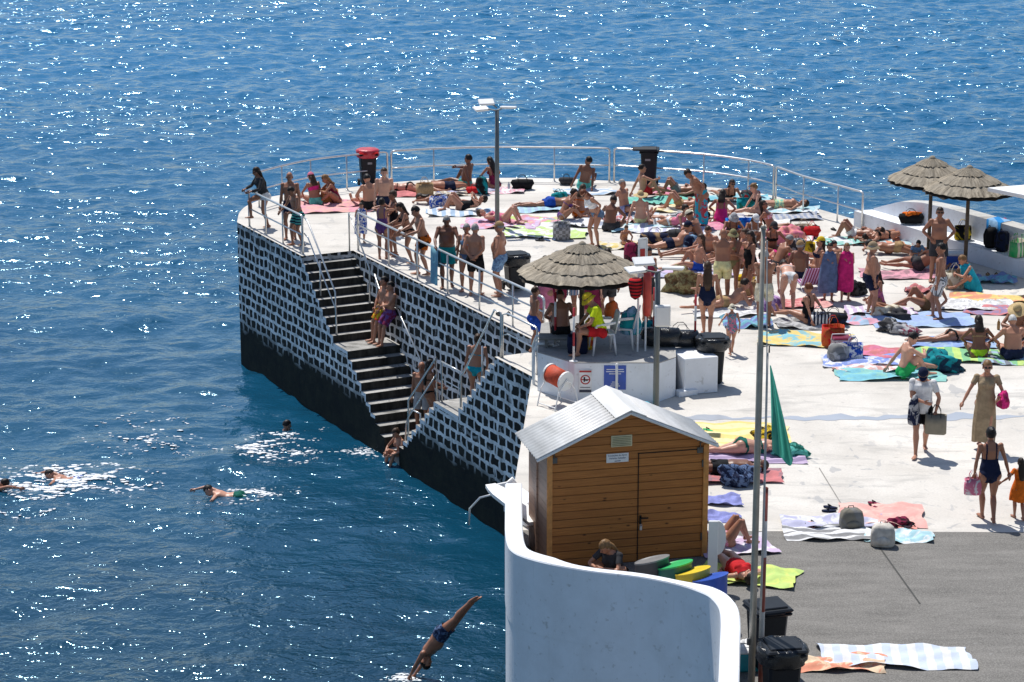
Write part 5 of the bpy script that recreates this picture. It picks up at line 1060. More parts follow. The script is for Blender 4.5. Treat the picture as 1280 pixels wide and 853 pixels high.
P('sunbather in a navy cap lying on the front with propped elbows', 838, 311, 12, 'elbows', (('trunks', 'navy', .3),), ('dark', 'short'), 'm', 1, 1.76, hat=('cap', 'navy'), group=SB)
P('tall woman fastening a blue and red patterned sarong by the far edge', 876, 284, 200, 'stoop', (('skirt', (('turquoise'), 'red', 'blotch', 4), .12, .12, 'sarong'),), ('dark', 'bun'), 'f', 2, 1.74, group=ST)
P('sunbather lying with bent legs left of the woman in the patterned sarong', 852, 262, 170, 'supknees', (('trunks', 'tan', .4),), ('dark', 'short'), 'm', 1, 1.74, group=SB)
P('dark haired sunbather lying under a black and white striped towel', 852, 277, 350, 'prone', (('wrap', ('black', 'white', 'stripe', 30), -.2, .2),), ('black', 'short'), 'm', 1, 1.7, group=SB)
BODIES[-1]['wear'] = (('trunks', ('navy', 'white', 'stripe', 24), .6),)
P('woman in a red one piece swimsuit sitting with her back to the camera', 901, 280, 75, 'cross', (('onepiece', ('hotpink')),), ('dark', 'mid'), 'f', 1, 1.7, fat=.3, group=SB)
P('woman in sunglasses lying on her elbows at the far right edge facing the camera', 908, 250, 285, 'elbows', (('onepiece', 'black'),), ('dark', 'long'), 'f', 3, 1.7, glasses=True, group=SB)
P('woman in a black bikini with a bun sitting with stretched legs at the far right', 949, 270, 188, 'extup', (('brief', 'black'), ('bandeau', 'black')), ('light', 'bun'), 'f', 1, 1.7, group=SB)
P('sunbather in pale patterned trunks lying flat beside the far right railing', 976, 262, 178, 'supine', (('trunks', ('paleyellow', 'mint', 'blotch', 16), .4),), ('dark', 'mid'), 'f', 1, 1.7, group=SB)
P('woman in sunglasses and a pink patterned bikini reclining with stretched legs', 965, 294, 345, 'ext', (('brief', 'hotpink'), ('bra', ('pink', 'white', 'blotch', 20))), ('dark', 'long'), 'f', 2, 1.72, glasses=True, group=SB, lean=(-30, 0, 0))
P('seated person in a pale cap below the blue beach bag', 874, 305, 150, 'knees', (('trunks', 'charcoal', .5),), ('brown', 'short'), 'm', 2, 1.72, hat=('cap', 'cream'), group=SB)
P('person in bright blue trunks sitting with legs stretched to the left', 872, 340, 185, 'oneknee', (('trunks', 'blue', .4),), ('brown', 'mid'), 'f', 1, 1.7, group=SB)
P('bare chested man sitting just left of the man in pale yellow shorts', 887, 325, 250, 'cross', (('trunks', 'slate', .5),), ('brown', 'crop'), 'm', 1, 1.76, group=SB)
P('bald man in pale yellow shorts standing with his back to the camera', 902, 381, 82, 'arms', (('trunks', 'paleyellow', .72),), ('brown', 'bald'), 'm', 2, 1.82, fat=.3, group=ST)
P('woman in a camouflage hat standing beside the man in pale yellow shorts', 915, 372, 255, 'arms', (('brief', 'khaki'), ('bra', 'khaki')), ('dark', 'mid'), 'f', 2, 1.66, hat=('bucket', 'khaki'), group=ST)
P('woman in a black one piece swimsuit standing left of the flagpole', 938, 376, 195, 'contra', (('onepiece', 'black'),), ('dark', 'mid'), 'f', 2, 1.68, fat=.15, group=ST)
P('man in navy, yellow and white banded trunks standing behind the flagpole', 954, 410, 85, 'arms', (('trunks', 'cream', .7),), ('grey', 'crop'), 'm', 2, 1.80, fat=.2, group=ST)
P('person in a white cap sitting beside the top of the flagpole', 940, 305, 280, 'knees', (('onepiece', 'white'),), ('brown', 'mid'), 'f', 1, 1.68, hat=('cap', 'white'), group=SB)
P('woman in a black bikini and dark hat sitting right of the flagpole top', 963, 319, 285, 'cross', (('brief', 'black'), ('bra', 'black')), ('dark', 'mid'), 'f', 1, 1.7, fat=.2, hat=('cap', 'charcoal'), group=SB)
P('grey haired man sitting with raised knees behind the banded trunks man', 972, 338, 20, 'knees', (('trunks', 'charcoal', .5),), ('grey', 'crop'), 'm', 2, 1.76, group=SB)
P('woman in a white bikini bending forward with her back to the camera', 985, 392, 95, 'bend', (('brief', 'white'), ('bra', 'white')), ('dark', 'bun'), 'f', 1, 1.72, group=ST)
P('man in a tan cap reclining behind the striped pink beach chair', 1001, 349, 60, 'ext', (('trunks', 'navy', .5),), ('grey', 'crop'), 'm', 2, 1.76, fat=.2, hat=('cap', 'tan'), group=SB)
P('woman in a yellow cap and navy bikini sitting behind the child in the grey towel', 1020, 344, 190, 'ext', (('brief', 'navy'), ('bra', 'navy')), ('dark', 'mid'), 'f', 1, 1.7, hat=('cap', 'yellow'), group=SB)
P('boy wrapped in a long blue grey towel', 1035, 377, 270, 'stand', (('wrap', 'slate', .28, .27),), ('dark', 'short'), 'm', 2, 1.42, age=10, group='children wrapped in towels')
P('child wrapped in a bright pink towel', 1056, 376, 275, 'stand', (('wrap', 'hotpink', .30, .25),), ('light', 'mid'), 'f', 1, 1.4, age=9, group='children wrapped in towels')
P('dark haired boy crouching behind the two children wrapped in towels', 1049, 336, 120, 'knees', (('trunks', 'slate', .5),), ('black', 'short'), 'm', 1, 1.35, age=9, group=SB)
P('man in white trunks lying with raised knees near the end of the white bench', 1068, 300, 165, 'supknees', (('trunks', 'white', .4),), ('dark', 'crop'), 'm', 2, 1.78, group=SB)
P('sunbather lying on a bright towel in front of the white bench', 1108, 301, 30, 'suparm', (('brief', 'black'), ('bra', 'black')), ('dark', 'short'), 'f', 1, 1.7, group=SB)
P('dark haired sunbather lying face down right of the man in white trunks', 1121, 318, 170, 'prone', (('trunks', 'tan', .2),), ('black', 'short'), 'm', 2, 1.76, group=SB)
P('pot bellied man in a sun hat and navy shorts seen from the side', 1086, 395, 5, 'stand', (('trunks', 'navy', .62),), ('grey', 'short'), 'm', 1, 1.74, fat=.65, hat=('bucket', 'beige'), group=ST)
P('woman in a patterned swimsuit sitting behind the pot bellied man', 1098, 386, 190, 'sidesit', (('onepiece', ('purple', 'pink', 'blotch', 24)),), ('dark', 'mid'), 'f', 1, 1.68, group=SB)
P('young man in grey and white striped trunks standing on a blue towel', 1174, 400, 170, 'contra', (('trunks', ('white', 'charcoal', 'stripe', 36), .8),), ('black', 'short'), 'm', 1, 1.8, group=ST)
P('tanned sunbather reclining with legs stretched left behind the striped trunks', 1157, 388, 185, 'recline', (('trunks', 'brown', .2),), ('dark', 'short'), 'f', 2, 1.76, group=SB)
P('man in grey shorts standing hands on hips between the far right parasols', 1171, 352, 268, 'hips', (('trunks', 'charcoal', .75),), ('dark', 'crop'), 'm', 2, 1.86, fat=.15, glasses=True, group=ST)
P('dark haired man lying on his side on a rose towel, back turned', 1150, 341, 90, 'side', (('trunks', 'charcoal', .3),), ('black', 'short'), 'm', 2, 1.76, group=SB)
P('small child in a pale shirt sitting behind the man lying on his side', 1144, 326, 280, 'knees', (('tee', 'lightblue'), ('trunks', 'slate', .4)), ('black', 'short'), 'm', 1, 1.15, age=5, group=SB)
P('tousled blonde woman sitting wrapped in a turquoise towel under the parasol', 1216, 362, 190, 'knees', (('wrap', 'turquoise', .03, .40),), ('light', 'short'), 'f', 1, 1.7, group=SB)
P('tanned sunbather lying face down with feet to the left at the right edge', 1192, 428, 8, 'prone', (('brief', 'black'),), ('black', 'mid'), 'f', 2, 1.72, group=SB)
P('brown haired woman sitting on a lime towel with her back to the camera', 1223, 448, 88, 'cross', (('brief', 'lime'), ('bra', 'tan')), ('dark', 'mid'), 'f', 2, 1.70, group=SB)
P('white haired man in navy trunks sitting with his back turned at the right edge', 1266, 450, 92, 'cross', (('trunks', 'navy', .35),), ('white', 'crop'), 'm', 1, 1.78, fat=.3, group=SB)
P('person in a straw hat sitting beyond the white haired man', 1272, 424, 250, 'knees', (('trunks', 'charcoal', .4),), ('grey', 'short'), 'm', 2, 1.74, hat=('straw', 'straw'), group=SB)
P('man in green shorts sitting on a turquoise towel leaning over', 1130, 472, 12, 'oneknee', (('trunks', 'green', .55),), ('black', 'short'), 'm', 1, 1.82, group=SB, lean=(4, 0, 0), head=(18, 0))
P('person in a white sun hat sitting just behind the man in pale yellow shorts', 913, 303, 280, 'knees', (('onepiece', 'charcoal'),), ('dark', 'mid'), 'f', 2, 1.66, hat=('bucket', 'lightgrey'), group=SB)
P('woman stretching one arm out to the left just above the wicker basket', 925, 333, 190, 'ext', (('brief', 'salmon'), ('bra', 'salmon')), ('brown', 'bun'), 'f', 1, 1.7, group=SB, hands=((-.2, .62, .5), (.3, -.3, .06)))
P('sunbather lying on the coral and white towel behind the tan cap', 985, 327, 10, 'supine', (('brief', 'hotpink'), ('bra', 'hotpink')), ('dark', 'bun'), 'f', 1, 1.68, group=SB)
P('man in charcoal trunks sitting cross legged behind the toddler', 762, 289, 60, 'cross', (('trunks', 'charcoal', .4),), ('dark', 'short'), 'm', 2, 1.76, group=SB)
P('sunbather in a teal bikini lying flat on the cream towel', 868, 322, 185, 'supine', (('brief', 'teal'), ('bra', 'teal')), ('dark', 'bun'), 'f', 2, 1.68, group=SB)
P('man in grey trunks lying near the emerald green towel', 848, 245, 175, 'supknees', (('trunks', 'grey', .5),), ('dark', 'short'), 'm', 2, 1.78, group=SB)
P('bare chested man seated behind the girl in purple, facing the sea', 520, 298, 80, 'cross', (('trunks', 'slate', .4),), ('dark', 'short'), 'm', 2, 1.76, group=SB) if False else None
# --- walkers on the near terrace
P('walker in a white t-shirt, navy cap and black shorts looking down', 1150, 568, 258, 'walk', (('tee', 'white'), ('trunks', 'black', .7)), ('dark', 'short'), 'm', 1, 1.78, hat=('cap', 'navy'), group=ST, head=(32, 0), hands=((-.25, .12, .86), (-.04, .27, 1.06)), epole=((-1, -.3, -.2), (1, -.2, -.3)), fat=.1, vox=.011)
P('woman in sunglasses and a long beige dress walking with one hand held out', 1229, 561, 262, 'walk2', (('dress', 'beige', .16, .21),), ('light', 'bun'), 'f', 1, 1.76, glasses=True, group=ST, hands=((-.22, .28, 1.05), (.46, .28, .86)), vox=.011)
P('woman in a navy backless swimsuit walking away holding a girl by the hand', 1234, 652, 95, 'walk2', (('onepiece', 'navy'),), ('black', 'bun'), 'f', 2, 1.70, group=ST, hands=((-.26, .02, .86), (.36, .05, .82)), vox=.011)
P('little girl in an orange dress with loose dark hair', 1273, 650, 100, 'walk2', (('dress', 'orange', .55, .27),), ('dark', 'long'), 'f', 2, 1.12, age=5, group=ST, hands=((-.5, .05, 1.05), (.26, .0, .82)), vox=.011)
P('long haired woman in a navy swimsuit seen from behind next to a small child', 883, 421, 88, 'walk2', (('onepiece', 'navy'),), ('brown', 'long'), 'f', 1, 1.72, group=ST, hands=((-.26, .05, .82), (.34, .0, .80)))
P('small girl in a pink and teal swimsuit and a sun hat by the dark bin', 914, 443, 95, 'walk', (('onepiece', ('pink', 'teal', 'blotch', 12)), ('vest', ('pink', 'teal', 'blotch', 12), .0)), ('brown', 'short'), 'f', 1, 1.12, age=4, hat=('bucket', 'cream'), group=ST, hands=((-.4, .0, 1.05), (.25, .0, .85)))
P('sunbather lying face down with one raised foot beside the long haired woman', 905, 387, 15, 'proneup', (('trunks', 'tan', .2),), ('dark', 'short'), 'm', 1, 1.78, group=SB)
P('short haired woman in a low black swimsuit sitting with her back turned', 1010, 405, 140, 'ext', (('onepiece', 'black'),), ('red', 'short'), 'f', 1, 1.70, group=SB, lean=(-6, 0, 0))
P('woman in a dark green bikini lying face down beside the yellow towels', 930, 569, 4, 'prone', (('brief', 'darkgreen'), ('bra', 'darkgreen')), ('brown', 'bun'), 'f', 0, 1.74, group=SB, vox=.011)
P('tanned man with a headband lying on his back next to the wooden shed', 905, 594, 182, 'supine', (('trunks', 'black', .5),), ('dark', 'short'), 'm', 2, 1.78, group=SB, vox=.011)
P('sunbather with a raised knee on a lilac towel by the white board', 905, 684, 20, 'supknees', (('onepiece', ('pink', 'white', 'blotch', 18)),), ('dark', 'mid'), 'f', 1, 1.70, group=SB)
P('sunbather in a red top lying head towards the camera on a lime towel', 919, 718, 105, 'supine', (('vest', 'red', .05), ('brief', 'red')), ('dark', 'mid'), 'f', 0, 1.70, group=SB, vox=.011)
P('woman with long brown hair sitting low between the shed and the parapet', 771, 730, 230, 'knees', (('tee', 'charcoal'), ('trunks', 'charcoal', .6)), ('light', 'long'), 'f', 1, 1.68, group=SB, vox=.011, head=(10, -20))
# --- stairs and water
P('boy in yellow and red trunks leaning on the stone wall on the stair landing', 0, 0, 205, 'wallsit', (('trunks', ('yellow', 'red', 'blotch', 5), .8),), ('black', 'short'), 'm', 2, 1.72, at=A(6.95, ZL, WID-.22), group=SS)
P('boy in purple trunks leaning on the stone wall on the stair landing', 0, 0, 212, 'wallsit', (('trunks', ('purple', 'burgundy', 'blotch', 8), .85),), ('black', 'short'), 'm', 2, 1.66, at=A(7.3, ZL, WID-.2), group=SS, hands=((.1, .2, 1.0), (-.05, .2, .98)))
P('woman in a teal bikini standing on the stair landing with her back to the camera', 0, 0, 82, 'contra', (('brief', 'turquoise'), ('bra', 'turquoise')), ('brown', 'bun'), 'f', 2, 1.70, at=A(13.1, ZL, .72), group=SS)
P('woman in a black bikini with long dark hair by the lower stair railing', 0, 0, 15, 'contra', (('brief', 'black'), ('bra', 'black')), ('black', 'long'), 'f', 2, 1.68, at=A(10.95, zn(11.1), .55), group=SS, hands=((-.2, .3, 1.0), (.2, .3, 1.0)))
P('bald man in pale grey shorts standing at the bottom of the stairs', 0, 0, 255, 'stand', (('trunks', 'lightgrey', .85),), ('grey', 'bald'), 'm', 2, 1.74, fat=.3, at=A(9.5, -3.4, 1.05), group=SS)
P('child in green bottoms sitting at the foot of the stairs with feet in the water', 0, 0, 215, 'ledge', (('trunks', 'mint', .2),), ('brown', 'bun'), 'f', 1, 1.6, at=A(10.15, -4.02, .22), group=SS)
P('dark haired bather with head and shoulders out of the water by the stairs', 468, 566, 300, 'tread', (), ('black', 'short'), 'm', 1, 1.74, at=G(468, 566, WL-.42), group=SWM)
P('swimmer with only a dark wet head and shoulders showing amid white splashes', 352, 562, 20, 'tread', (), ('black', 'short'), 'm', 2, 1.76, at=G(352, 564, WL-.53), group=SWM)
P('swimmer in blue trunks doing the crawl in thick white foam at the left', 92, 600, 172, 'swim', (('trunks', 'blue', .5),), ('black', 'short'), 'm', 1, 1.76, at=G(96, 603, WL-.07), group=SWM)
P('swimmer cut off by the left edge of the picture', -14, 612, 8, 'swim', (('trunks', 'navy', .5),), ('dark', 'short'), 'm', 1, 1.76, at=G(-30, 614, WL-.02), group=SWM)
P('swimmer in green trunks floating face down below the splashing swimmer', 296, 622, 176, 'swim', (('trunks', 'darkgreen', .5),), ('black', 'short'), 'm', 0, 1.76, at=G(296, 622, WL-.03), group=SWM)
P('swimmer in a red cap out beyond the white sea wall', 1259, 296, 200, 'tread', (), ('red', 'short'), 'f', 1, 1.7, at=G(1259, 300, WL-.45), hat=('cap', 'red'), group=SWM)
ph = G(500, 846, WL); dd_ = Vector((1.2, -.25, 1.4)).normalized(); yb = Vector((.75, -.45, -.3)); yb = (yb-dd_*yb.dot(dd_)).normalized(); zb_ = -dd_; xb = yb.cross(zb_)
P('diver in blue grey trunks plunging head first towards the water', 0, 0, 0, 'dive', (('trunks', ('slate', 'navy', 'blotch', 12), .42),), ('black', 'short'), 'm', 1, 1.72, fat=.12, at=ph+dd_*2.10, tilt=Matrix((xb, yb, zb_)).transposed().to_4x4(), vox=.010)
build_people()
# ------------------------------------------------------------------ towels, bags and other beach things
def towel(px, py, L, W, a, mat, label, z=.008, group='towels spread on the terrace', seed=None, rum=.026, shear=0.0):
    rg = random.Random(seed if seed is not None else int(px*7+py)); n, m_ = 22, 14; b = MB(); ph = [rg.uniform(0, 6.28) for _ in range(8)]; vs = []
    for j in range(m_):
        for i in range(n):
            u, v = i/(n-1)-.5, j/(m_-1)-.5
            x = u*L+.035*math.sin(v*5+ph[0])+.02*math.sin(v*11+ph[1])+shear*v; y = v*W+.04*math.sin(u*5+ph[2])+.02*math.sin(u*13+ph[3])
            h = rum*(1.2+math.sin(u*9+v*4+ph[4])+.8*math.sin(v*14-u*5+ph[5])+.6*math.sin(u*23+ph[6]+v*9)); vs.append((x, y, max(0, h)))
    b.add(vs, [(j*n+i, j*n+i+1, (j+1)*n+i+1, (j+1)*n+i) for j in range(m_-1) for i in range(n-1)])
    o = b.build('towel', mat, None, True, G(px, py, 0)+Vector((0, 0, z))); o.rotation_euler.z = R(a); return tag(o, label, 'towel', group)
def blob(b, r, seed, amp=.22, c=(0, 0, 0), fl=.0, nu=22, nv=14):
    rg = random.Random(seed); ph = [rg.uniform(0, 6.28) for _ in range(9)]; i0 = len(b.v); b.ball((0, 0, 0), 1, None, nu, nv)
    for k in range(i0, len(b.v)):
        x, y, z = b.v[k]; q = 1+amp*(.5*math.sin(4*x+ph[0]+2*z)+.5*math.sin(5*y+ph[1]-3*x)+.4*math.sin(7*z+ph[2]+4*y)+.35*math.sin(9*x+8*y+ph[3]))
        z2 = max(z*q*r[2], -r[2]*.55); b.v[k] = (c[0]+x*q*r[0], c[1]+y*q*r[1], c[2]+z2+r[2]*.55)
def pile(px, py, r, mat, label, z=.006, at=None, cat='clothes', name='clothes_pile', group=None, amp=.3, seed=None):
    b = MB(); blob(b, r, seed or int(px*3+py*5), amp); o = b.build(name, mat, None, True, at if at is not None else G(px, py, z)); return tag(o, label, cat, group)
BG = 'bags lying among the sunbathers'
def bag(px, py, sz, mat, label, rz=0, z=.006, kind='pack', strap=None, at=None, name=None, cat='bag', group=BG):
    """soft bag with a body, a pocket or flap and straps"""
    o = empty(name or dict(pack='backpack', tote='tote_bag', duffel='duffel_bag')[kind], at if at is not None else G(px, py, z), label, cat, group, R(rz)); w_, d, h = sz; st = strap or mat; b = MB()
    n = 20; prof = [(.86, 0), (1, .06), (1.03, .3), (1.0, .6), (.9, .84), (.66, .96), (.2, 1.0)] if kind == 'pack' else [(.88, 0), (.98, .05), (1.0, .5), (.97, 1.0), (.9, .98), (.86, .6)]
    if kind == 'duffel':
        b.tube([(-w_/2, 0, h*.45), (-w_*.46, 0, h*.5), (-w_*.2, 0, h*.52), (w_*.2, 0, h*.5), (w_*.46, 0, h*.5), (w_/2, 0, h*.45)], [(d*.25, h*.25), (d*.46, h*.46), (d*.52, h*.5), (d*.5, h*.5), (d*.46, h*.46), (d*.25, h*.25)], 16, side=(0, 1, 0))
    else:
        vs = []
        for f, zf in prof:
            for k in range(n):
                t = 2*PI*k/n; c, s = math.cos(t), math.sin(t); e = .55; vs.append((math.copysign(abs(c)**e, c)*w_/2*f, math.copysign(abs(s)**e, s)*d/2*f*(1+.08*math.sin(3*t+zf*5)), zf*h))
        b.add(vs, [(i*n+k, i*n+(k+1) % n, (i+1)*n+(k+1) % n, (i+1)*n+k) for i in range(len(prof)-1) for k in range(n)]+[tuple(range(n-1, -1, -1)), tuple((len(prof)-1)*n+k for k in range(n))])
    rg = random.Random(int(px+py)); b.v = [(x+rg.uniform(-1, 1)*.012*w_, y+rg.uniform(-1, 1)*.02*d, zz+rg.uniform(-1, 1)*.012*h*(zz > .01)) for x, y, zz in b.v]; b.build('body', mat, o, True)
    if kind == 'pack':
        b = MB(); b.ball((0, -d*.46, h*.3), (w_*.33, d*.2, h*.22), None, 14, 9); b.build('pocket', mat, o, True)
        for s in (-1, 1): b = MB(); b.tube([(s*w_*.2, d*.42, h*.92), (s*w_*.26, d*.62, h*.6), (s*w_*.3, d*.5, h*.12)], [(.03, .008)]*3, 6); b.build('strap', st, o, True)
        b = MB(); b.tube([(-.05, d*.2, h*.95), (-.04, d*.25, h*1.07), (.04, d*.25, h*1.07), (.05, d*.2, h*.95)], .01, 6); b.build('handle', st, o, True)
    else:
        for s in (-1, 1):
            b = MB(); y = s*d*.42; zt = h*(1 if kind == 'tote' else .95); b.tube([(-w_*.22, y, zt*.85), (-w_*.2, y*.9, zt*1.2), (-w_*.08, y*.6, zt*1.45), (w_*.08, y*.6, zt*1.45), (w_*.2, y*.9, zt*1.2), (w_*.22, y, zt*.85)], [(.014, .006)]*6, 6); b.build('handle', st, o, True)
    return o
def cooler(px, py, col, lid, label, z=.006, rz=10, sz=(.42, .3, .3)):
    o = empty('cooler_box', G(px, py, z), label, 'cooler', None, R(rz)); b = MB(); b.box((0, 0, sz[2]*.42), (sz[0], sz[1], sz[2]*.84), 0, .025); b.build('body', plain('cooler_%s' % col, C(col), .45), o)
    b = MB(); b.box((0, 0, sz[2]*.9), (sz[0]*1.05, sz[1]*1.08, sz[2]*.18), 0, .025); b.build('lid', plain('cooler_%s' % lid, C(lid), .45), o); b = MB(); b.tube([(-sz[0]*.55, 0, sz[2]*.75), (-sz[0]*.5, 0, sz[2]*1.15), (sz[0]*.5, 0, sz[2]*1.15), (sz[0]*.55, 0, sz[2]*.75)], .012, 6); b.build('handle', whiteplastic, o, True); return o
def sandals(px, py, mat, label, rz=20, gap=.2):
    o = empty('sandals', G(px, py, .012), label, 'sandals', 'flip flops left on the terrace', R(rz))
    for s, a in ((-.5, .1), (.5, -.25)):
        b = MB(); n = 14; pts = [(s*gap+(.045+.008*math.sin(t))*math.cos(t), (.13*math.sin(t))) for t in [2*PI*k/n for k in range(n)]]; b.poly(pts, 0, .022); q = b.build('sole', mat, o); q.rotation_euler.z = a
        b = MB(); b.tube([(s*gap-.045, 0, .02), (s*gap, .05, .06), (s*gap+.045, 0, .02)], [(.012, .006)]*3, 6); b.build('toe_strap', blackplastic, q, True)
    return o
def lite(c, k=.26): c = C(c); return tuple(v*(1-k)+.74*k for v in c)
f = fabric
f0 = fabric
f = lambda a, b=None, pat='plain', scale=8: f0(lite(a), lite(b) if b is not None else None, pat, scale)
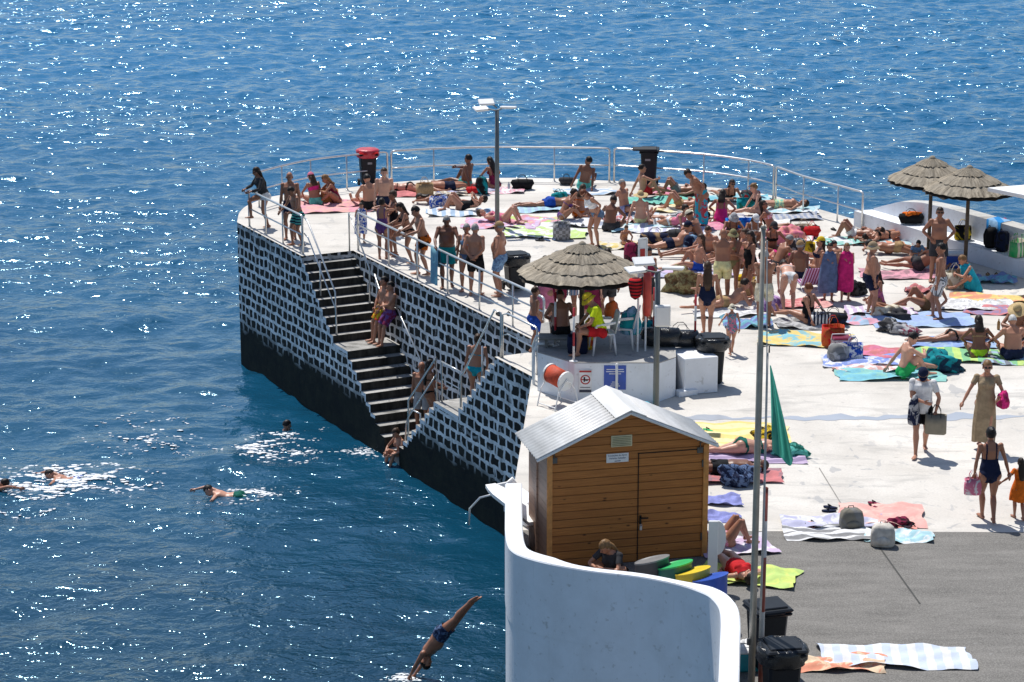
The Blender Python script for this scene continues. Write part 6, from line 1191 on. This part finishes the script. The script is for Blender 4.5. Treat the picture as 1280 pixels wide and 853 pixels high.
for t in (
 (414, 260, 2.2, 1.5, 8, f('salmon', 'pink', 'blotch', 3), 'large pink and coral towel under the two seated women at the left'),
 (447, 256, 1.6, .8, -10, f('pink', 'burgundy', 'stripe', 5), 'pink striped towel beside the hunched man in black trunks'),
 (508, 243, 1.9, .9, 4, f('red'), 'red towel under the sunbather in black at the far left'),
 (583, 239, 1.8, .9, 12, f('lavender'), 'pale lavender towel under the man at the far edge'),
 (620, 239, 1.6, .9, 0, f('pink', 'white', 'blotch', 8), 'pink and white towel under the long haired woman at the far edge'),
 (560, 242, 1.9, .9, 6, f('beige', 'cream', 'stripe', 6), 'beige striped towel behind the straw beach bag'),
 (577, 267, 1.9, .9, 3, f('lightblue', 'white', 'stripe', 4), 'pale blue and white towel under the woman holding a phone'),
 (626, 281, 2.0, 1.2, -6, f('pink', 'lilac', 'blotch', 3), 'big pink towel right of the lamp post'),
 (668, 277, 1.4, .9, 5, f('pink', 'lime', 'blotch', 2), 'pink towel with a lime corner near the lamp post'),
 (682, 292, 2.2, 1.3, -4, f('white', 'lime', 'blotch', 2.2), 'white towel with lime edges beside the grey woven basket'),
 (692, 262, 2.0, .95, 4, f('aqua', 'lightblue', 'stripe', 5), 'light blue towel under the man in blue trunks'),
 (712, 280, 2.0, 1.0, -8, f('white', 'slate', 'blotch', 1.6), 'white towel with dark marks below the woman in the purple bikini'),
 (732, 241, 1.7, .9, 10, f('white', 'lightblue', 'cross', 4), 'white and pale blue towel under the man alone at the far edge'),
 (778, 273, 2.0, 1.0, 5, f('lightblue', 'white', 'blotch', 2), 'light blue towel under the man in lavender trunks'),
 (826, 252, 1.9, 1.0, 2, f((.02, .5, .36)), 'emerald green towel at the far side below the far plain bin'),
 (838, 241, 1.8, .8, -6, f('pink', 'hotpink', 'blotch', 2), 'rose pink towel just behind the emerald green towel'),
 (856, 264, 1.8, .9, -10, f((.8, .62, .25), 'cream', 'blotch', 2), 'pale yellow towel left of the patterned sarong'),
 (800, 285, 1.8, .9, 15, f('aqua', 'white', 'blotch', 2), 'aqua towel under the woman in the wide straw hat'),
 (779, 309, 1.2, .8, 8, f('yellow', 'cream', 'blotch', 3), 'yellow towel under the toddler'),
 (836, 288, 2.0, 1.0, -6, f('white', 'lavender', 'stripe', 5), 'white lavender striped towel under the woman in the coral top'),
 (832, 314, 2.0, .9, 4, f('cream', 'lightgrey', 'blotch', 2), 'cream towel under the sunbather in the navy cap'),
 (903, 284, 1.5, .9, 5, f('hotpink', 'pink', 'blotch', 3), 'hot pink towel under the woman in the red swimsuit'),
 (918, 249, 2.0, .9, 0, f('turquoise', 'aqua', 'blotch', 2), 'turquoise towel under the woman in sunglasses at the far right edge'),
 (948, 280, 1.7, 1.0, -10, f('white', 'cream', 'blotch', 2), 'crumpled white towel beside the blue beach bag'),
 (982, 273, 1.9, .8, 3, f('lightgrey', 'slate', 'stripe', 6), 'grey blue striped towel near the far right railing'),
 (980, 264, 1.9, .8, -4, f('aqua', 'white', 'blotch', 3), 'pale aqua towel under the flat lying sunbather by the railing'),
 (970, 297, 1.9, .9, -6, f('pink', 'white', 'stripe', 4), 'pink striped towel under the reclining woman in sunglasses'),
 (862, 343, 2.0, .9, 6, f('lavender', 'lilac', 'blotch', 2), 'lilac towel under the person in bright blue trunks'),
 (986, 331, 2.0, 1.1, -6, f('salmon', 'white', 'blotch', 3), 'coral and white towel behind the seated man in the tan cap'),
 (996, 381, 1.5, .8, 6, f('red', 'salmon', 'blotch', 4), 'orange red towel behind the woman in the low black swimsuit'),
 (1006, 426, 2.0, 1.2, -14, f('yellow', 'turquoise', 'blotch', 2.2), 'turquoise, yellow and green towel alone on the open concrete'),
 (1056, 402, 1.5, .7, 4, f('lightblue', 'pink', 'blotch', 3), 'light blue and pink towel behind the pile of black bags'),
 (1106, 302, 2.0, .9, 10, f('orange', 'aqua', 'stripe', 3), 'orange and aqua towel in front of the white bench'),
 (1068, 303, 1.9, .9, 0, f('mint', 'white', 'blotch', 2), 'mint towel under the man in white trunks'),
 (1127, 344, 2.0, 1.0, 4, f('pink', 'burgundy', 'blotch', 2), 'rose towel under the man lying on his side'),
 (1152, 401, 2.4, 1.3, 4, f((.2, .34, .7), 'lightblue', 'blotch', 1.5), 'large cornflower blue towel under the young man in striped trunks'),
 (1100, 390, 1.6, .8, 0, f('lilac', 'white', 'stripe', 5), 'lilac towel under the woman in the patterned swimsuit'),
 (1248, 375, 2.2, .8, -4, f('yellow', 'orange', 'blotch', 2), 'bright orange yellow towel at the right edge'),
 (1216, 383, 1.8, 1.0, -12, f('white', 'lightgrey', 'blotch', 5), 'white lacy towel left of the orange yellow towel'),
 (1254, 389, 1.8, .9, -8, f('purple', 'red', 'blotch', 2.5), 'purple and red towel in front of the orange yellow towel'),
 (1098, 443, 2.0, .8, 4, f('red', 'hotpink', 'blotch', 2), 'crimson towel, farthest of the row left of the man in green shorts'),
 (1092, 453, 2.2, .9, 2, f((.05, .16, .6), 'white', 'blotch', 3), 'royal blue and white towel in the row left of the man in green shorts'),
 (1098, 462, 1.9, .6, 2, f('salmon', 'white', 'blotch', 4), 'coral print towel between the royal blue and the turquoise towels'),
 (1112, 470, 2.2, .9, -2, f('turquoise', 'mint', 'blotch', 2), 'turquoise towel under the man in green shorts'),
 (1216, 447, 2.4, 1.1, -6, f('lime', 'green', 'stripe', 3), 'lime green towel under the brown haired woman at the right'),
 (1192, 431, 2.0, .8, 2, f((.1, .25, .65), 'lightblue', 'blotch', 2), 'mid blue towel under the tanned sunbather at the right'),
 (1262, 449, 1.4, 1.0, 0, f('lightblue', 'navy', 'stripe', 4), 'light blue towel under the white haired man'),
 (906, 548, 2.5, 1.7, -2, f((.85, .6, .06), (.85, .72, .3), 'cross', 2.2), 'large sunny yellow towel behind the wooden shed'),
 (926, 573, 2.3, .75, 2, f('lilac', 'purple', 'cross', 5), 'purple and white striped towel under the woman in the green bikini'),
 (902, 598, 2.2, .8, 2, f('burgundy', 'red', 'blotch', 3), 'dark red towel under the man with the headband'),
 (892, 627, .95, .55, 0, f((.1, .13, .55)), 'farther royal blue cloth sticking out behind the shed'),
 (889, 649, .95, .5, -3, f((.1, .13, .55)), 'nearer royal blue cloth sticking out behind the shed'),
 (918, 685, 1.3, .9, 12, f('lilac', 'white', 'blotch', 2), 'lilac towel by the white board'),
 (934, 722, 1.6, .9, -16, f('lime', 'neon', 'blotch', 2), 'lime yellow towel under the sunbather in the red top'),
 (1040, 654, 1.7, .7, -2, f('lavender', 'white', 'blotch', 2), 'pale blue towel behind the grey backpack'),
 (1038, 668, 1.55, .75, -3, f('white', 'charcoal', 'cross', 5), 'white towel with dark printed lines across the concrete and the asphalt'),
 (1102, 646, 1.45, 1.15, -4, f((.8, .3, .24), (.8, .42, .33), 'blotch', 2), 'salmon pink towel behind the white bag'),
 (1122, 672, 1.15, .6, -4, f('aqua', 'white', 'blotch', 2), 'pale aqua towel partly under the white bag'),
 (1120, 823, 2.2, .85, -3, f('white', (.5, .6, .8), 'stripe', 4), 'white towel with faint blue lines at the bottom edge of the picture'),
 (1042, 832, 1.5, .6, -3, f('orange', (.75, .55, .3), 'blotch', 3), 'orange printed towel lying over the white one near the nearest bin'),
 (918, 392, 1.9, .8, 6, f('white', 'lightgrey', 'blotch', 3), 'white towel under the sunbather with a raised foot'),
 (1012, 407, 1.5, .9, 0, f('charcoal', 'lightgrey', 'blotch', 3), 'dark towel under the woman in the low black swimsuit'),
):
    towel(*t, z=.008+.0012*(hash(t[6]) % 1 if False else (len(t[6]) % 7)))
towel(1152, 365, .8, .5, 5, f('red', 'burgundy', 'blotch', 3), 'crumpled red cloth near the young man in striped trunks', rum=.045)
towel(1241, 352, 1.1, .7, -6, f('turquoise', 'blue', 'blotch', 3), 'crumpled turquoise cloth in the parasol shadow at the right', rum=.05)
towel(934, 406, 1.1, .8, 10, f('blue', 'turquoise', 'cross', 6), 'blue rolled beach mats right of the small girl', rum=.05)
towel(772, 277, .9, .7, 10, f('red', 'white', 'blotch', 6), 'crumpled red and white cloth by the man in lavender trunks', rum=.05)
towel(842, 279, 1.2, .9, 10, f('navy', 'white', 'stripe', 10), 'crumpled navy and white striped towel left of the sarong', rum=.06)
# bags and piles
f = f0
tan_w = plain('woven_straw', C('tan'), .85, 0, .35, 40, .01)
bag(412, 253, (.5, .3, .36), plain('orange_wicker', (.5, .24, .07), .8, 0, .3, 30, .01), 'orange brown basket between the two seated women', 5, kind='tote')
bag(531, 245, (.5, .3, .36), tan_w, 'straw beach bag among the lying sunbathers at the far left', 10, kind='tote')
bag(548, 260, (.5, .3, .3), f('blue', 'white', 'blotch', 14), 'blue patterned bag beside a dark haired sunbather', 0, kind='tote')
bag(594, 243, (.48, .28, .22), f('red'), 'small red bag left of the black and teal backpack', 0, kind='duffel')
bag(602, 243, (.34, .24, .5), f('black', 'teal', 'blotch', 2), 'black and teal backpack standing at the far edge', 20)
bag(653, 237, (.6, .32, .3), f('black'), 'black bag lying alone at the far edge right of the lamp post', 5, kind='duffel')
bag(708, 231, (.4, .26, .22), f('charcoal'), 'small dark bag beside the man alone at the far edge', 0, kind='duffel')
bag(699, 250, (.5, .2, .22), f('teal', 'darkgreen', 'blotch', 3), 'teal roll behind the woman in the purple bikini', 40, kind='duffel')
bag(702, 299, (.46, .34, .44), f('grey', 'lightgrey', 'check', 12), 'grey woven basket standing on the white and lime towel', 5, kind='tote')
bag(818, 305, (.7, .34, .3), f('navy', 'tan', 'blotch', 2), 'navy and tan bag left of the sunbather in the navy cap', -10, kind='duffel')
bag(850, 300, (.6, .36, .28), f('charcoal'), 'dark grey bag in front of the woman in the coral top', 0, kind='duffel')
bag(789, 326, (.36, .26, .46), f('burgundy', 'black', 'blotch', 3), 'maroon backpack by the tall red and white board', 15)
bag(932, 262, (.5, .3, .3), f('teal', 'darkgreen', 'blotch', 3), 'teal bag left of the woman with the bun', 0, kind='tote')
bag(938, 249, (.5, .3, .26), f('charcoal', 'red', 'blotch', 3), 'dark red bag at the far right edge', 0, kind='duffel')
bag(925, 285, (.8, .4, .24), f((.01, .2, .6), 'blue', 'blotch', 2), 'big bright blue beach bag', 0, kind='tote')
bag(864, 316, (.4, .3, .46), f('navy', 'lightblue', 'blotch', 2), 'navy backpack beside the sunbather in the navy cap', 10)
pile(855, 365, (.42, .32, .36), f('khaki', 'brown', 'blotch', 9), 'heap of camouflage cloth left of the long haired woman', cat='cloth', amp=.36)
bag(1015, 297, (.36, .3, .3), f('red'), 'small red bag right of the reclining woman in sunglasses', 0, kind='duffel')
bag(1004, 295, (.5, .3, .3), f('cream', 'brown', 'blotch', 8), 'cream patterned bag next to the small red bag', 0, kind='tote')
pile(986, 305, (.34, .25, .28), f('pink', 'salmon', 'blotch', 5), 'pink bundle of cloth below the reclining woman in sunglasses', cat='cloth')
bag(996, 318, (.46, .3, .42), f('charcoal', 'lightgrey', 'blotch', 4), 'grey and black backpack left of the yellow bag', 0)
bag(1009, 318, (.4, .26, .3), f('yellow', 'black', 'blotch', 2), 'black and yellow bag right of the grey and black backpack', 0, kind='tote')
bag(932, 368, (.5, .36, .34), tan_w, 'wicker basket with a yellow cloth left of the flagpole', 0, kind='tote'); pile(932, 366, (.2, .15, .09), f('yellow'), 'yellow cloth on top of the wicker basket', at=G(932, 368)+Vector((0, 0, .36)), cat='cloth')
pile(1068, 368, (.28, .2, .22), f('black', 'charcoal', 'blotch', 6), 'heap of black gear right of the child in the pink towel', cat='gear', name='gear_pile')
bag(965, 389, (.42, .3, .36), f('lilac', 'purple', 'blotch', 3), 'lilac backpack behind the banded trunks man', 0)
bag(1024, 408, (.5, .32, .3), f('navy', 'white', 'stripe', 12), 'navy and white striped bag beside the woman in the low black swimsuit', 10, kind='tote')
bag(1041, 407, (.6, .34, .3), f('black', 'navy', 'blotch', 5), 'black bag right of the navy and white striped bag', -5, kind='duffel')
bag(1041, 433, (.5, .36, .46), f((.5, .1, .03), 'red', 'blotch', 4), 'rust orange bag behind the small white cooler', 0, kind='tote')
cooler(1051, 437, 'lightgrey', 'burgundy', 'small white cooler box with a dark red lid', rz=6, sz=(.4, .28, .3))
bag(1048, 450, (.46, .32, .36), f('grey', 'lightgrey', 'blotch', 3), 'grey backpack slumped by the white cooler', 20); bag(1065, 449, (.46, .3, .34), f('blue', 'white', 'blotch', 8), 'blue and white patterned bag on the royal blue towel', -10, kind='tote')
pile(1115, 414, (.32, .24, .17), f('charcoal', 'lightgrey', 'blotch', 4), 'pile of dark and white clothes on the open concrete'); pile(1133, 417, (.32, .2, .12), f('lightgrey', 'burgundy', 'blotch', 4), 'smaller pale pile of clothes right of the dark one')
pile(1108, 396, (.32, .22, .17), f('cream', 'beige', 'blotch', 3), 'cream bundle in front of the seated woman in the patterned swimsuit', cat='cloth'); pile(1122, 398, (.28, .2, .12), f('charcoal'), 'dark cloth right of the cream bundle', cat='cloth')
cooler(1192, 334, 'blue', 'white', 'blue cooler box with a white lid beside the parasol pole', rz=0, sz=(.48, .34, .38))
bag(1193, 360, (.5, .36, .4), f('cream', 'beige', 'blotch', 3), 'cream tote bag beside the woman in the turquoise towel', 0, kind='tote')
bb_ = .43
o = bag(1139, 287, (.6, .3, .28), f('black'), 'black bag with an orange top on the white bench', 0, kind='duffel', at=along(2.1, .26, bb_))
b = MB(); blob(b, (.2, .12, .07), 5, .3, (0, 0, .22)); b.build('orange_top', f('orange'), o, True)
bag(1203, 303, (.42, .26, .34), f('black', 'yellow', 'blotch', 2), 'black and yellow bag on the bench behind the parasol pole', 0, kind='tote', at=along(4.2, .26, bb_))
bag(1237, 316, (.36, .24, .5), f('black'), 'left of two black backpacks leaning on the sea wall', 60, at=along(5.25, .3, bb_), group='black backpacks on the bench'); bag(1251, 317, (.38, .26, .5), f('navy', 'black', 'blotch', 4), 'right of two black backpacks leaning on the sea wall', 60, at=along(5.72, .28, bb_), group='black backpacks on the bench')
bag(1272, 327, (.6, .34, .38), f('cream', 'green', 'stripe', 8), 'cream bag with green stripes on the bench at the right edge', 50, kind='tote', at=along(6.35, .26, bb_))
b = MB(); n = 10; vs = []; rgn = [(.515, .46), (.516, .8), (.515, 1.025), (.6, 1.032), (.8, 1.032), (.945, 1.03)]
for k in range(n):
    t_ = 4.75+.55*k/(n-1)
    for i, (nn, zz_) in enumerate(rgn): p = along(t_+.05*math.sin(i), nn-.008+.006*math.sin(k*2), zz_); vs.append(p)
L_ = len(rgn); b.add(vs, [(k*L_+i, (k+1)*L_+i, (k+1)*L_+i+1, k*L_+i+1) for k in range(n-1) for i in range(L_-1)]); tag(b.build('towel', f((.02, .22, .55), 'lightblue', 'stripe', 3), None, True), 'bright blue towel hanging over the white sea wall', 'towel')
pile(1172, 463, (.46, .28, .24), f('teal', 'navy', 'blotch', 4), 'heap of teal and navy clothes right of the man in green shorts'); sandals(1196, 463, blackplastic, 'black shoes right of the heap of teal and navy clothes', 40, .26)
pile(922, 605, (.38, .26, .24), f('navy', 'slate', 'blotch', 9), 'navy patterned cloth bundle beside the man with the headband', cat='cloth'); pile(987, 571, (.28, .2, .16), f('darkgreen', 'mint', 'blotch', 6), 'green and white bundle at the flag\'s lower tip', cat='cloth'); pile(959, 550, (.25, .2, .16), f('yellow', 'black', 'blotch', 8), 'yellow and black bundle on the sunny yellow towel', cat='cloth'); sandals(881, 540, plain('green_rubber', C('green'), .5), 'green flip flops on the sunny yellow towel', 60)
bag(1064, 661, (.40, .28, .36), f((.2, .185, .15), 'grey', 'blotch', 2), 'grey brown backpack standing on the printed white towel', 5); bag(1103, 682, (.40, .28, .38), f((.6, .56, .5)), 'white canvas backpack in front of the salmon towel', -8)
pile(1123, 657, (.2, .12, .09), f('burgundy', 'black', 'blotch', 6), 'dark red pouch on the corner of the salmon towel', cat='pouch', name='pouch')
sandals(1036, 637, f('navy'), 'navy flip flops on the white concrete by the pale blue towel', 80); sandals(1012, 657, f('salmon'), 'coral flip flops left of the pale blue towel', 60); sandals(1090, 632, f('burgundy'), 'dark flip flops behind the salmon towel', 70); sandals(1135, 661, f('salmon'), 'brown sandals at the right corner of the salmon towel', 30)
sandals(676, 300, f('charcoal'), 'dark flip flops left of the grey woven basket', 70); sandals(724, 283, f('charcoal'), 'dark flip flops below the women sitting back to back', 20); sandals(688, 300, f('slate'), 'grey sandals right of the dark flip flops by the woven basket', 30); sandals(1017, 284, f('black'), 'black flip flops above the small red bag', 60); sandals(1046, 287, f('black'), 'black sandals left of the white bench end', 20); sandals(1037, 304, f('mint'), 'mint sandals behind the crouching boy', 60); sandals(629, 393, blackplastic, 'black shoes left behind near the railing by the stairs', 10, .24); sandals(1240, 344, f('tan'), 'tan sandals beside the crumpled turquoise cloth', 0); sandals(822, 256, f('black'), 'black sandals on the emerald green towel', 0); sandals(960, 392, f('brown'), 'brown sandals at the feet of the banded trunks man', 10)
# round the platform
bag(822, 434, (.75, .42, .4), blackbag, 'left of two shiny black sacks behind the nearer lamp post', 0, kind='duffel', at=G(826, 433, PH+.02), group='black sacks on the platform'); bag(846, 434, (.7, .42, .36), blackbag, 'right of two shiny black sacks behind the nearer lamp post', 5, kind='duffel', at=G(851, 434, PH-.05), group='black sacks on the platform')
bag(811, 415, (.36, .28, .4), f('teal', 'navy', 'blotch', 3), 'teal backpack behind the rescue stand', 0, at=G(812, 424, PH+.02)); bag(723, 436, (.42, .3, .36), f('navy'), 'navy bag on the platform beside the lifeguard\'s feet', 0, kind='tote', at=G(722, 441, PH+.02))
cp = G(778, 434, PH+.02)
pile(0, 0, (.14, .12, .22), plain('orange_vinyl', (.8, .15, .02), .5), 'bright orange rescue vest on the back of the empty white chair', at=cp+Vector((-.22, .02, .62)), cat='vest', name='rescue_vest', amp=.15)
pile(0, 0, (.2, .12, .36), f('teal', 'lightblue', 'blotch', 4), 'teal and light blue towel hung on the empty white chair', at=cp+Vector((.16, -.1, .3)), cat='towel', name='hanging_towel', amp=.15)
pile(729, 440, (.1, .08, .42), f('yellow', 'red', 'blotch', 3), 'red and yellow rescue float leaning on the parasol pole', at=G(735, 437, PH+.02), cat='float', name='rescue_float', amp=.12)
# towel over the railing
b = MB(); n = 9; vs = []; c0 = A(T0+4.75, 0, WID+.1); 
for k in range(n):
    p = c0+U*(.42*(k/(n-1)-.5)); rp = .014*math.sin(k*2.1)
    for dn_, zz_ in ((-.045+rp, .12), (-.04+rp*.8, .5), (-.036, .85), (-.03, 1.0), (0, 1.034), (.03, 1.0), (.036, .8), (.045+rp, .55)): q = p+N*dn_; vs.append((q.x, q.y, zz_))
b.add(vs, [(k*8+i, (k+1)*8+i, (k+1)*8+i+1, k*8+i+1) for k in range(n-1) for i in range(7)]); tag(b.build('towel', f((.2, .38, .5), 'aqua', 'blotch', 2), None, True), 'long pale blue towel hanging over the railing above the stairs', 'towel')
# low folding beach chair
o = empty('beach_chair', G(1013, 362), 'low striped pink folding beach chair', 'chair', None, R(180+15)); st_ = f('lilac', 'burgundy', 'stripe', 14)
b = MB(); b.add([(-.28, -.3, .2), (.28, -.3, .2), (.28, .1, .14), (-.28, .1, .14)], [(0, 1, 2, 3)]); q = b.build('seat', st_, o); q.modifiers.new('s', 'SOLIDIFY').thickness = .015
b = MB(); b.add([(-.28, .1, .15), (.28, .1, .15), (.28, .45, .62), (-.28, .45, .62)], [(0, 1, 2, 3)]); q = b.build('backrest', st_, o); q.modifiers.new('s', 'SOLIDIFY').thickness = .015
for s in (-1, 1): b = MB(); b.tube([(s*.3, -.32, .0), (s*.3, -.3, .21), (s*.3, .1, .15), (s*.3, .46, .63)], .013, 8); b.tube([(s*.3, .1, .15), (s*.3, .3, .0)], .012, 8); b.build('side_frame', steel, o, True)
# carried things
def held(prefix, loc):
    for B in BODIES:
        if B['label'].startswith(prefix): return Vector(B['loc'])+Matrix.Rotation(R(B['face']-90), 3, 'Z') @ (Vector(loc)*B['h']/1.72)
bag(1160, 520, (.40, .14, .38), plain('khaki_felt', (.26, .23, .17), .9), 'khaki tote bag carried by the walker in the white t-shirt', 78+90, kind='tote', at=held('walker', (-.26, .14, .44)), strap=blackplastic, group=None)
pile(0, 0, (.10, .09, .36), f('navy', 'lightgrey', 'blotch', 6), 'navy and white beach cloth draped over the walker\'s arm', at=held('walker', (.13, .24, .62)), cat='cloth', name='beach_cloth', amp=.14)
pile(0, 0, (.1, .16, .2), f('hotpink', 'burgundy', 'blotch', 5), 'pink cloth hanging from the arm of the woman in the beige dress', at=held('woman in sunglasses and a long', (.46, .25, .66)) if False else held('woman in sunglasses and a long', (-.30, .2, .86)), cat='cloth', name='pink_cloth', amp=.2)
bag(1220, 590, (.3, .12, .3), f('pink', 'white', 'blotch', 5), 'small pink bag carried by the woman in the navy backless swimsuit', 0, kind='tote', at=held('woman in a navy backless', (-.27, .05, .48)), group=None)
b = MB(); b.ball((0, 0, .17), .17, None, 20, 14); b.build('beach_ball', plain('turquoise_vinyl', (.02, .45, .6), .3), None, True, G(806, 523)); o = COL.objects[-1]; tag(o, 'turquoise beach ball at the foot of the nearer lamp post', 'ball')
cooler(934, 836, 'teal', 'white', 'teal cooler box with a white lid behind the flagpole', rz=5, sz=(.36, .3, .34))
pile(932, 818, (.17, .15, .13), f('white'), 'white bundle behind the teal cooler box', cat='cloth')
for x, y, lab in ((636, 238, 'clear water bottle beside the long haired woman at the far edge'), (1248, 412, 'brown bottle standing near the person in the straw hat')):
    b = MB(); b.lathe([(.03, 0), (.036, .02), (.036, .16), (.014, .21), (.014, .24), (0, .24)], (0, 0, 0), 12); o = b.build('bottle', plain('bottle_plastic', (.45, .5, .55), .15) if x < 700 else plain('brown_plastic', (.3, .16, .05), .3), None, True, G(x, y, .006)); tag(o, lab, 'bottle')
# ------------------------------------------------------------------ white water round the swimmers
m = NT('white_foam_and_glints'); m.set(rough=.6, spec=.6); m.base(m.mix(m.noise(m.coord('Object'), 9, 3), (.7, .75, .8), (.86, .88, .9))); foam_m = m.m
def foam(px, py, rx, ry, n, label, seed, big=.13, dens=1.7):
    rg = random.Random(seed); c = G(px, py, WL); b = MB(); lines = [(rg.gauss(0, .22), rg.gauss(0, .30), rg.uniform(.12, .75), rg.uniform(0, 6), rg.uniform(-.2, .2)) for _ in range(16)]
    for k in range(n):
        L0 = lines[rg.randrange(len(lines))]; f_ = rg.uniform(-1, 1)*L0[2]; x = rx*(L0[0]+f_)+rg.gauss(0, .05); y = ry*(L0[1]+.16*math.sin(f_*6+L0[3])+f_*L0[4])+rg.gauss(0, .04); q = math.hypot(x/rx, y/ry); s_ = big*rg.uniform(.15, 1)*(1.1-min(q, 1)*.7); zz_ = float(Zat(c.x+x, c.y+y))
        i0 = len(b.v); b.ball((x, y, zz_-WL+s_*.05), (s_*rg.uniform(.7, 2.2), s_*rg.uniform(.5, 1.2), s_*rg.uniform(.12, .35)), None, 7, 5); b.v[i0:] = [(vx+rg.uniform(-1, 1)*s_*.25, vy+rg.uniform(-1, 1)*s_*.25, vz+rg.uniform(-1, 1)*s_*.06) for vx, vy, vz in b.v[i0:]]
        if rg.random() < .5: t = s_*.25; b.ball((x+rg.uniform(-.2, .2), y+rg.uniform(-.2, .2), zz_-WL+rg.uniform(.02, .22)*(1-min(q, 1))), t*.5, None, 5, 4)
    o = b.build('foam', foam_m, None, True, Vector((c.x, c.y, WL))); return tag(o, label, 'foam', kind='stuff')
def Zat(x, y):
    i = int(np.clip(np.searchsorted(xs, x), 0, nx-1)); j = int(np.clip(np.searchsorted(ys, y), 0, ny-1)); return Z[j, i]
foam(75, 605, 2.6, 2.6, 900, 'white water churned up by the crawl swimmer', 1, .075); foam(335, 560, 1.7, 2.0, 480, 'white splashes around the treading swimmer', 2, .06); foam(305, 619, 1.4, .9, 260, 'white water around the floating swimmer', 3, .055)
foam(452, 568, 1.3, .8, 200, 'white ripples at the foot of the sea stairs', 4, .045); foam(505, 849, .42, .4, 110, 'small splash where the diver meets the water', 5, .05); foam(190, 543, 2.2, 2.6, 240, 'thin white streaks painted on the water as sun glints', 6, .05)  # last patch: white flecks laid on the sea as painted sun glints
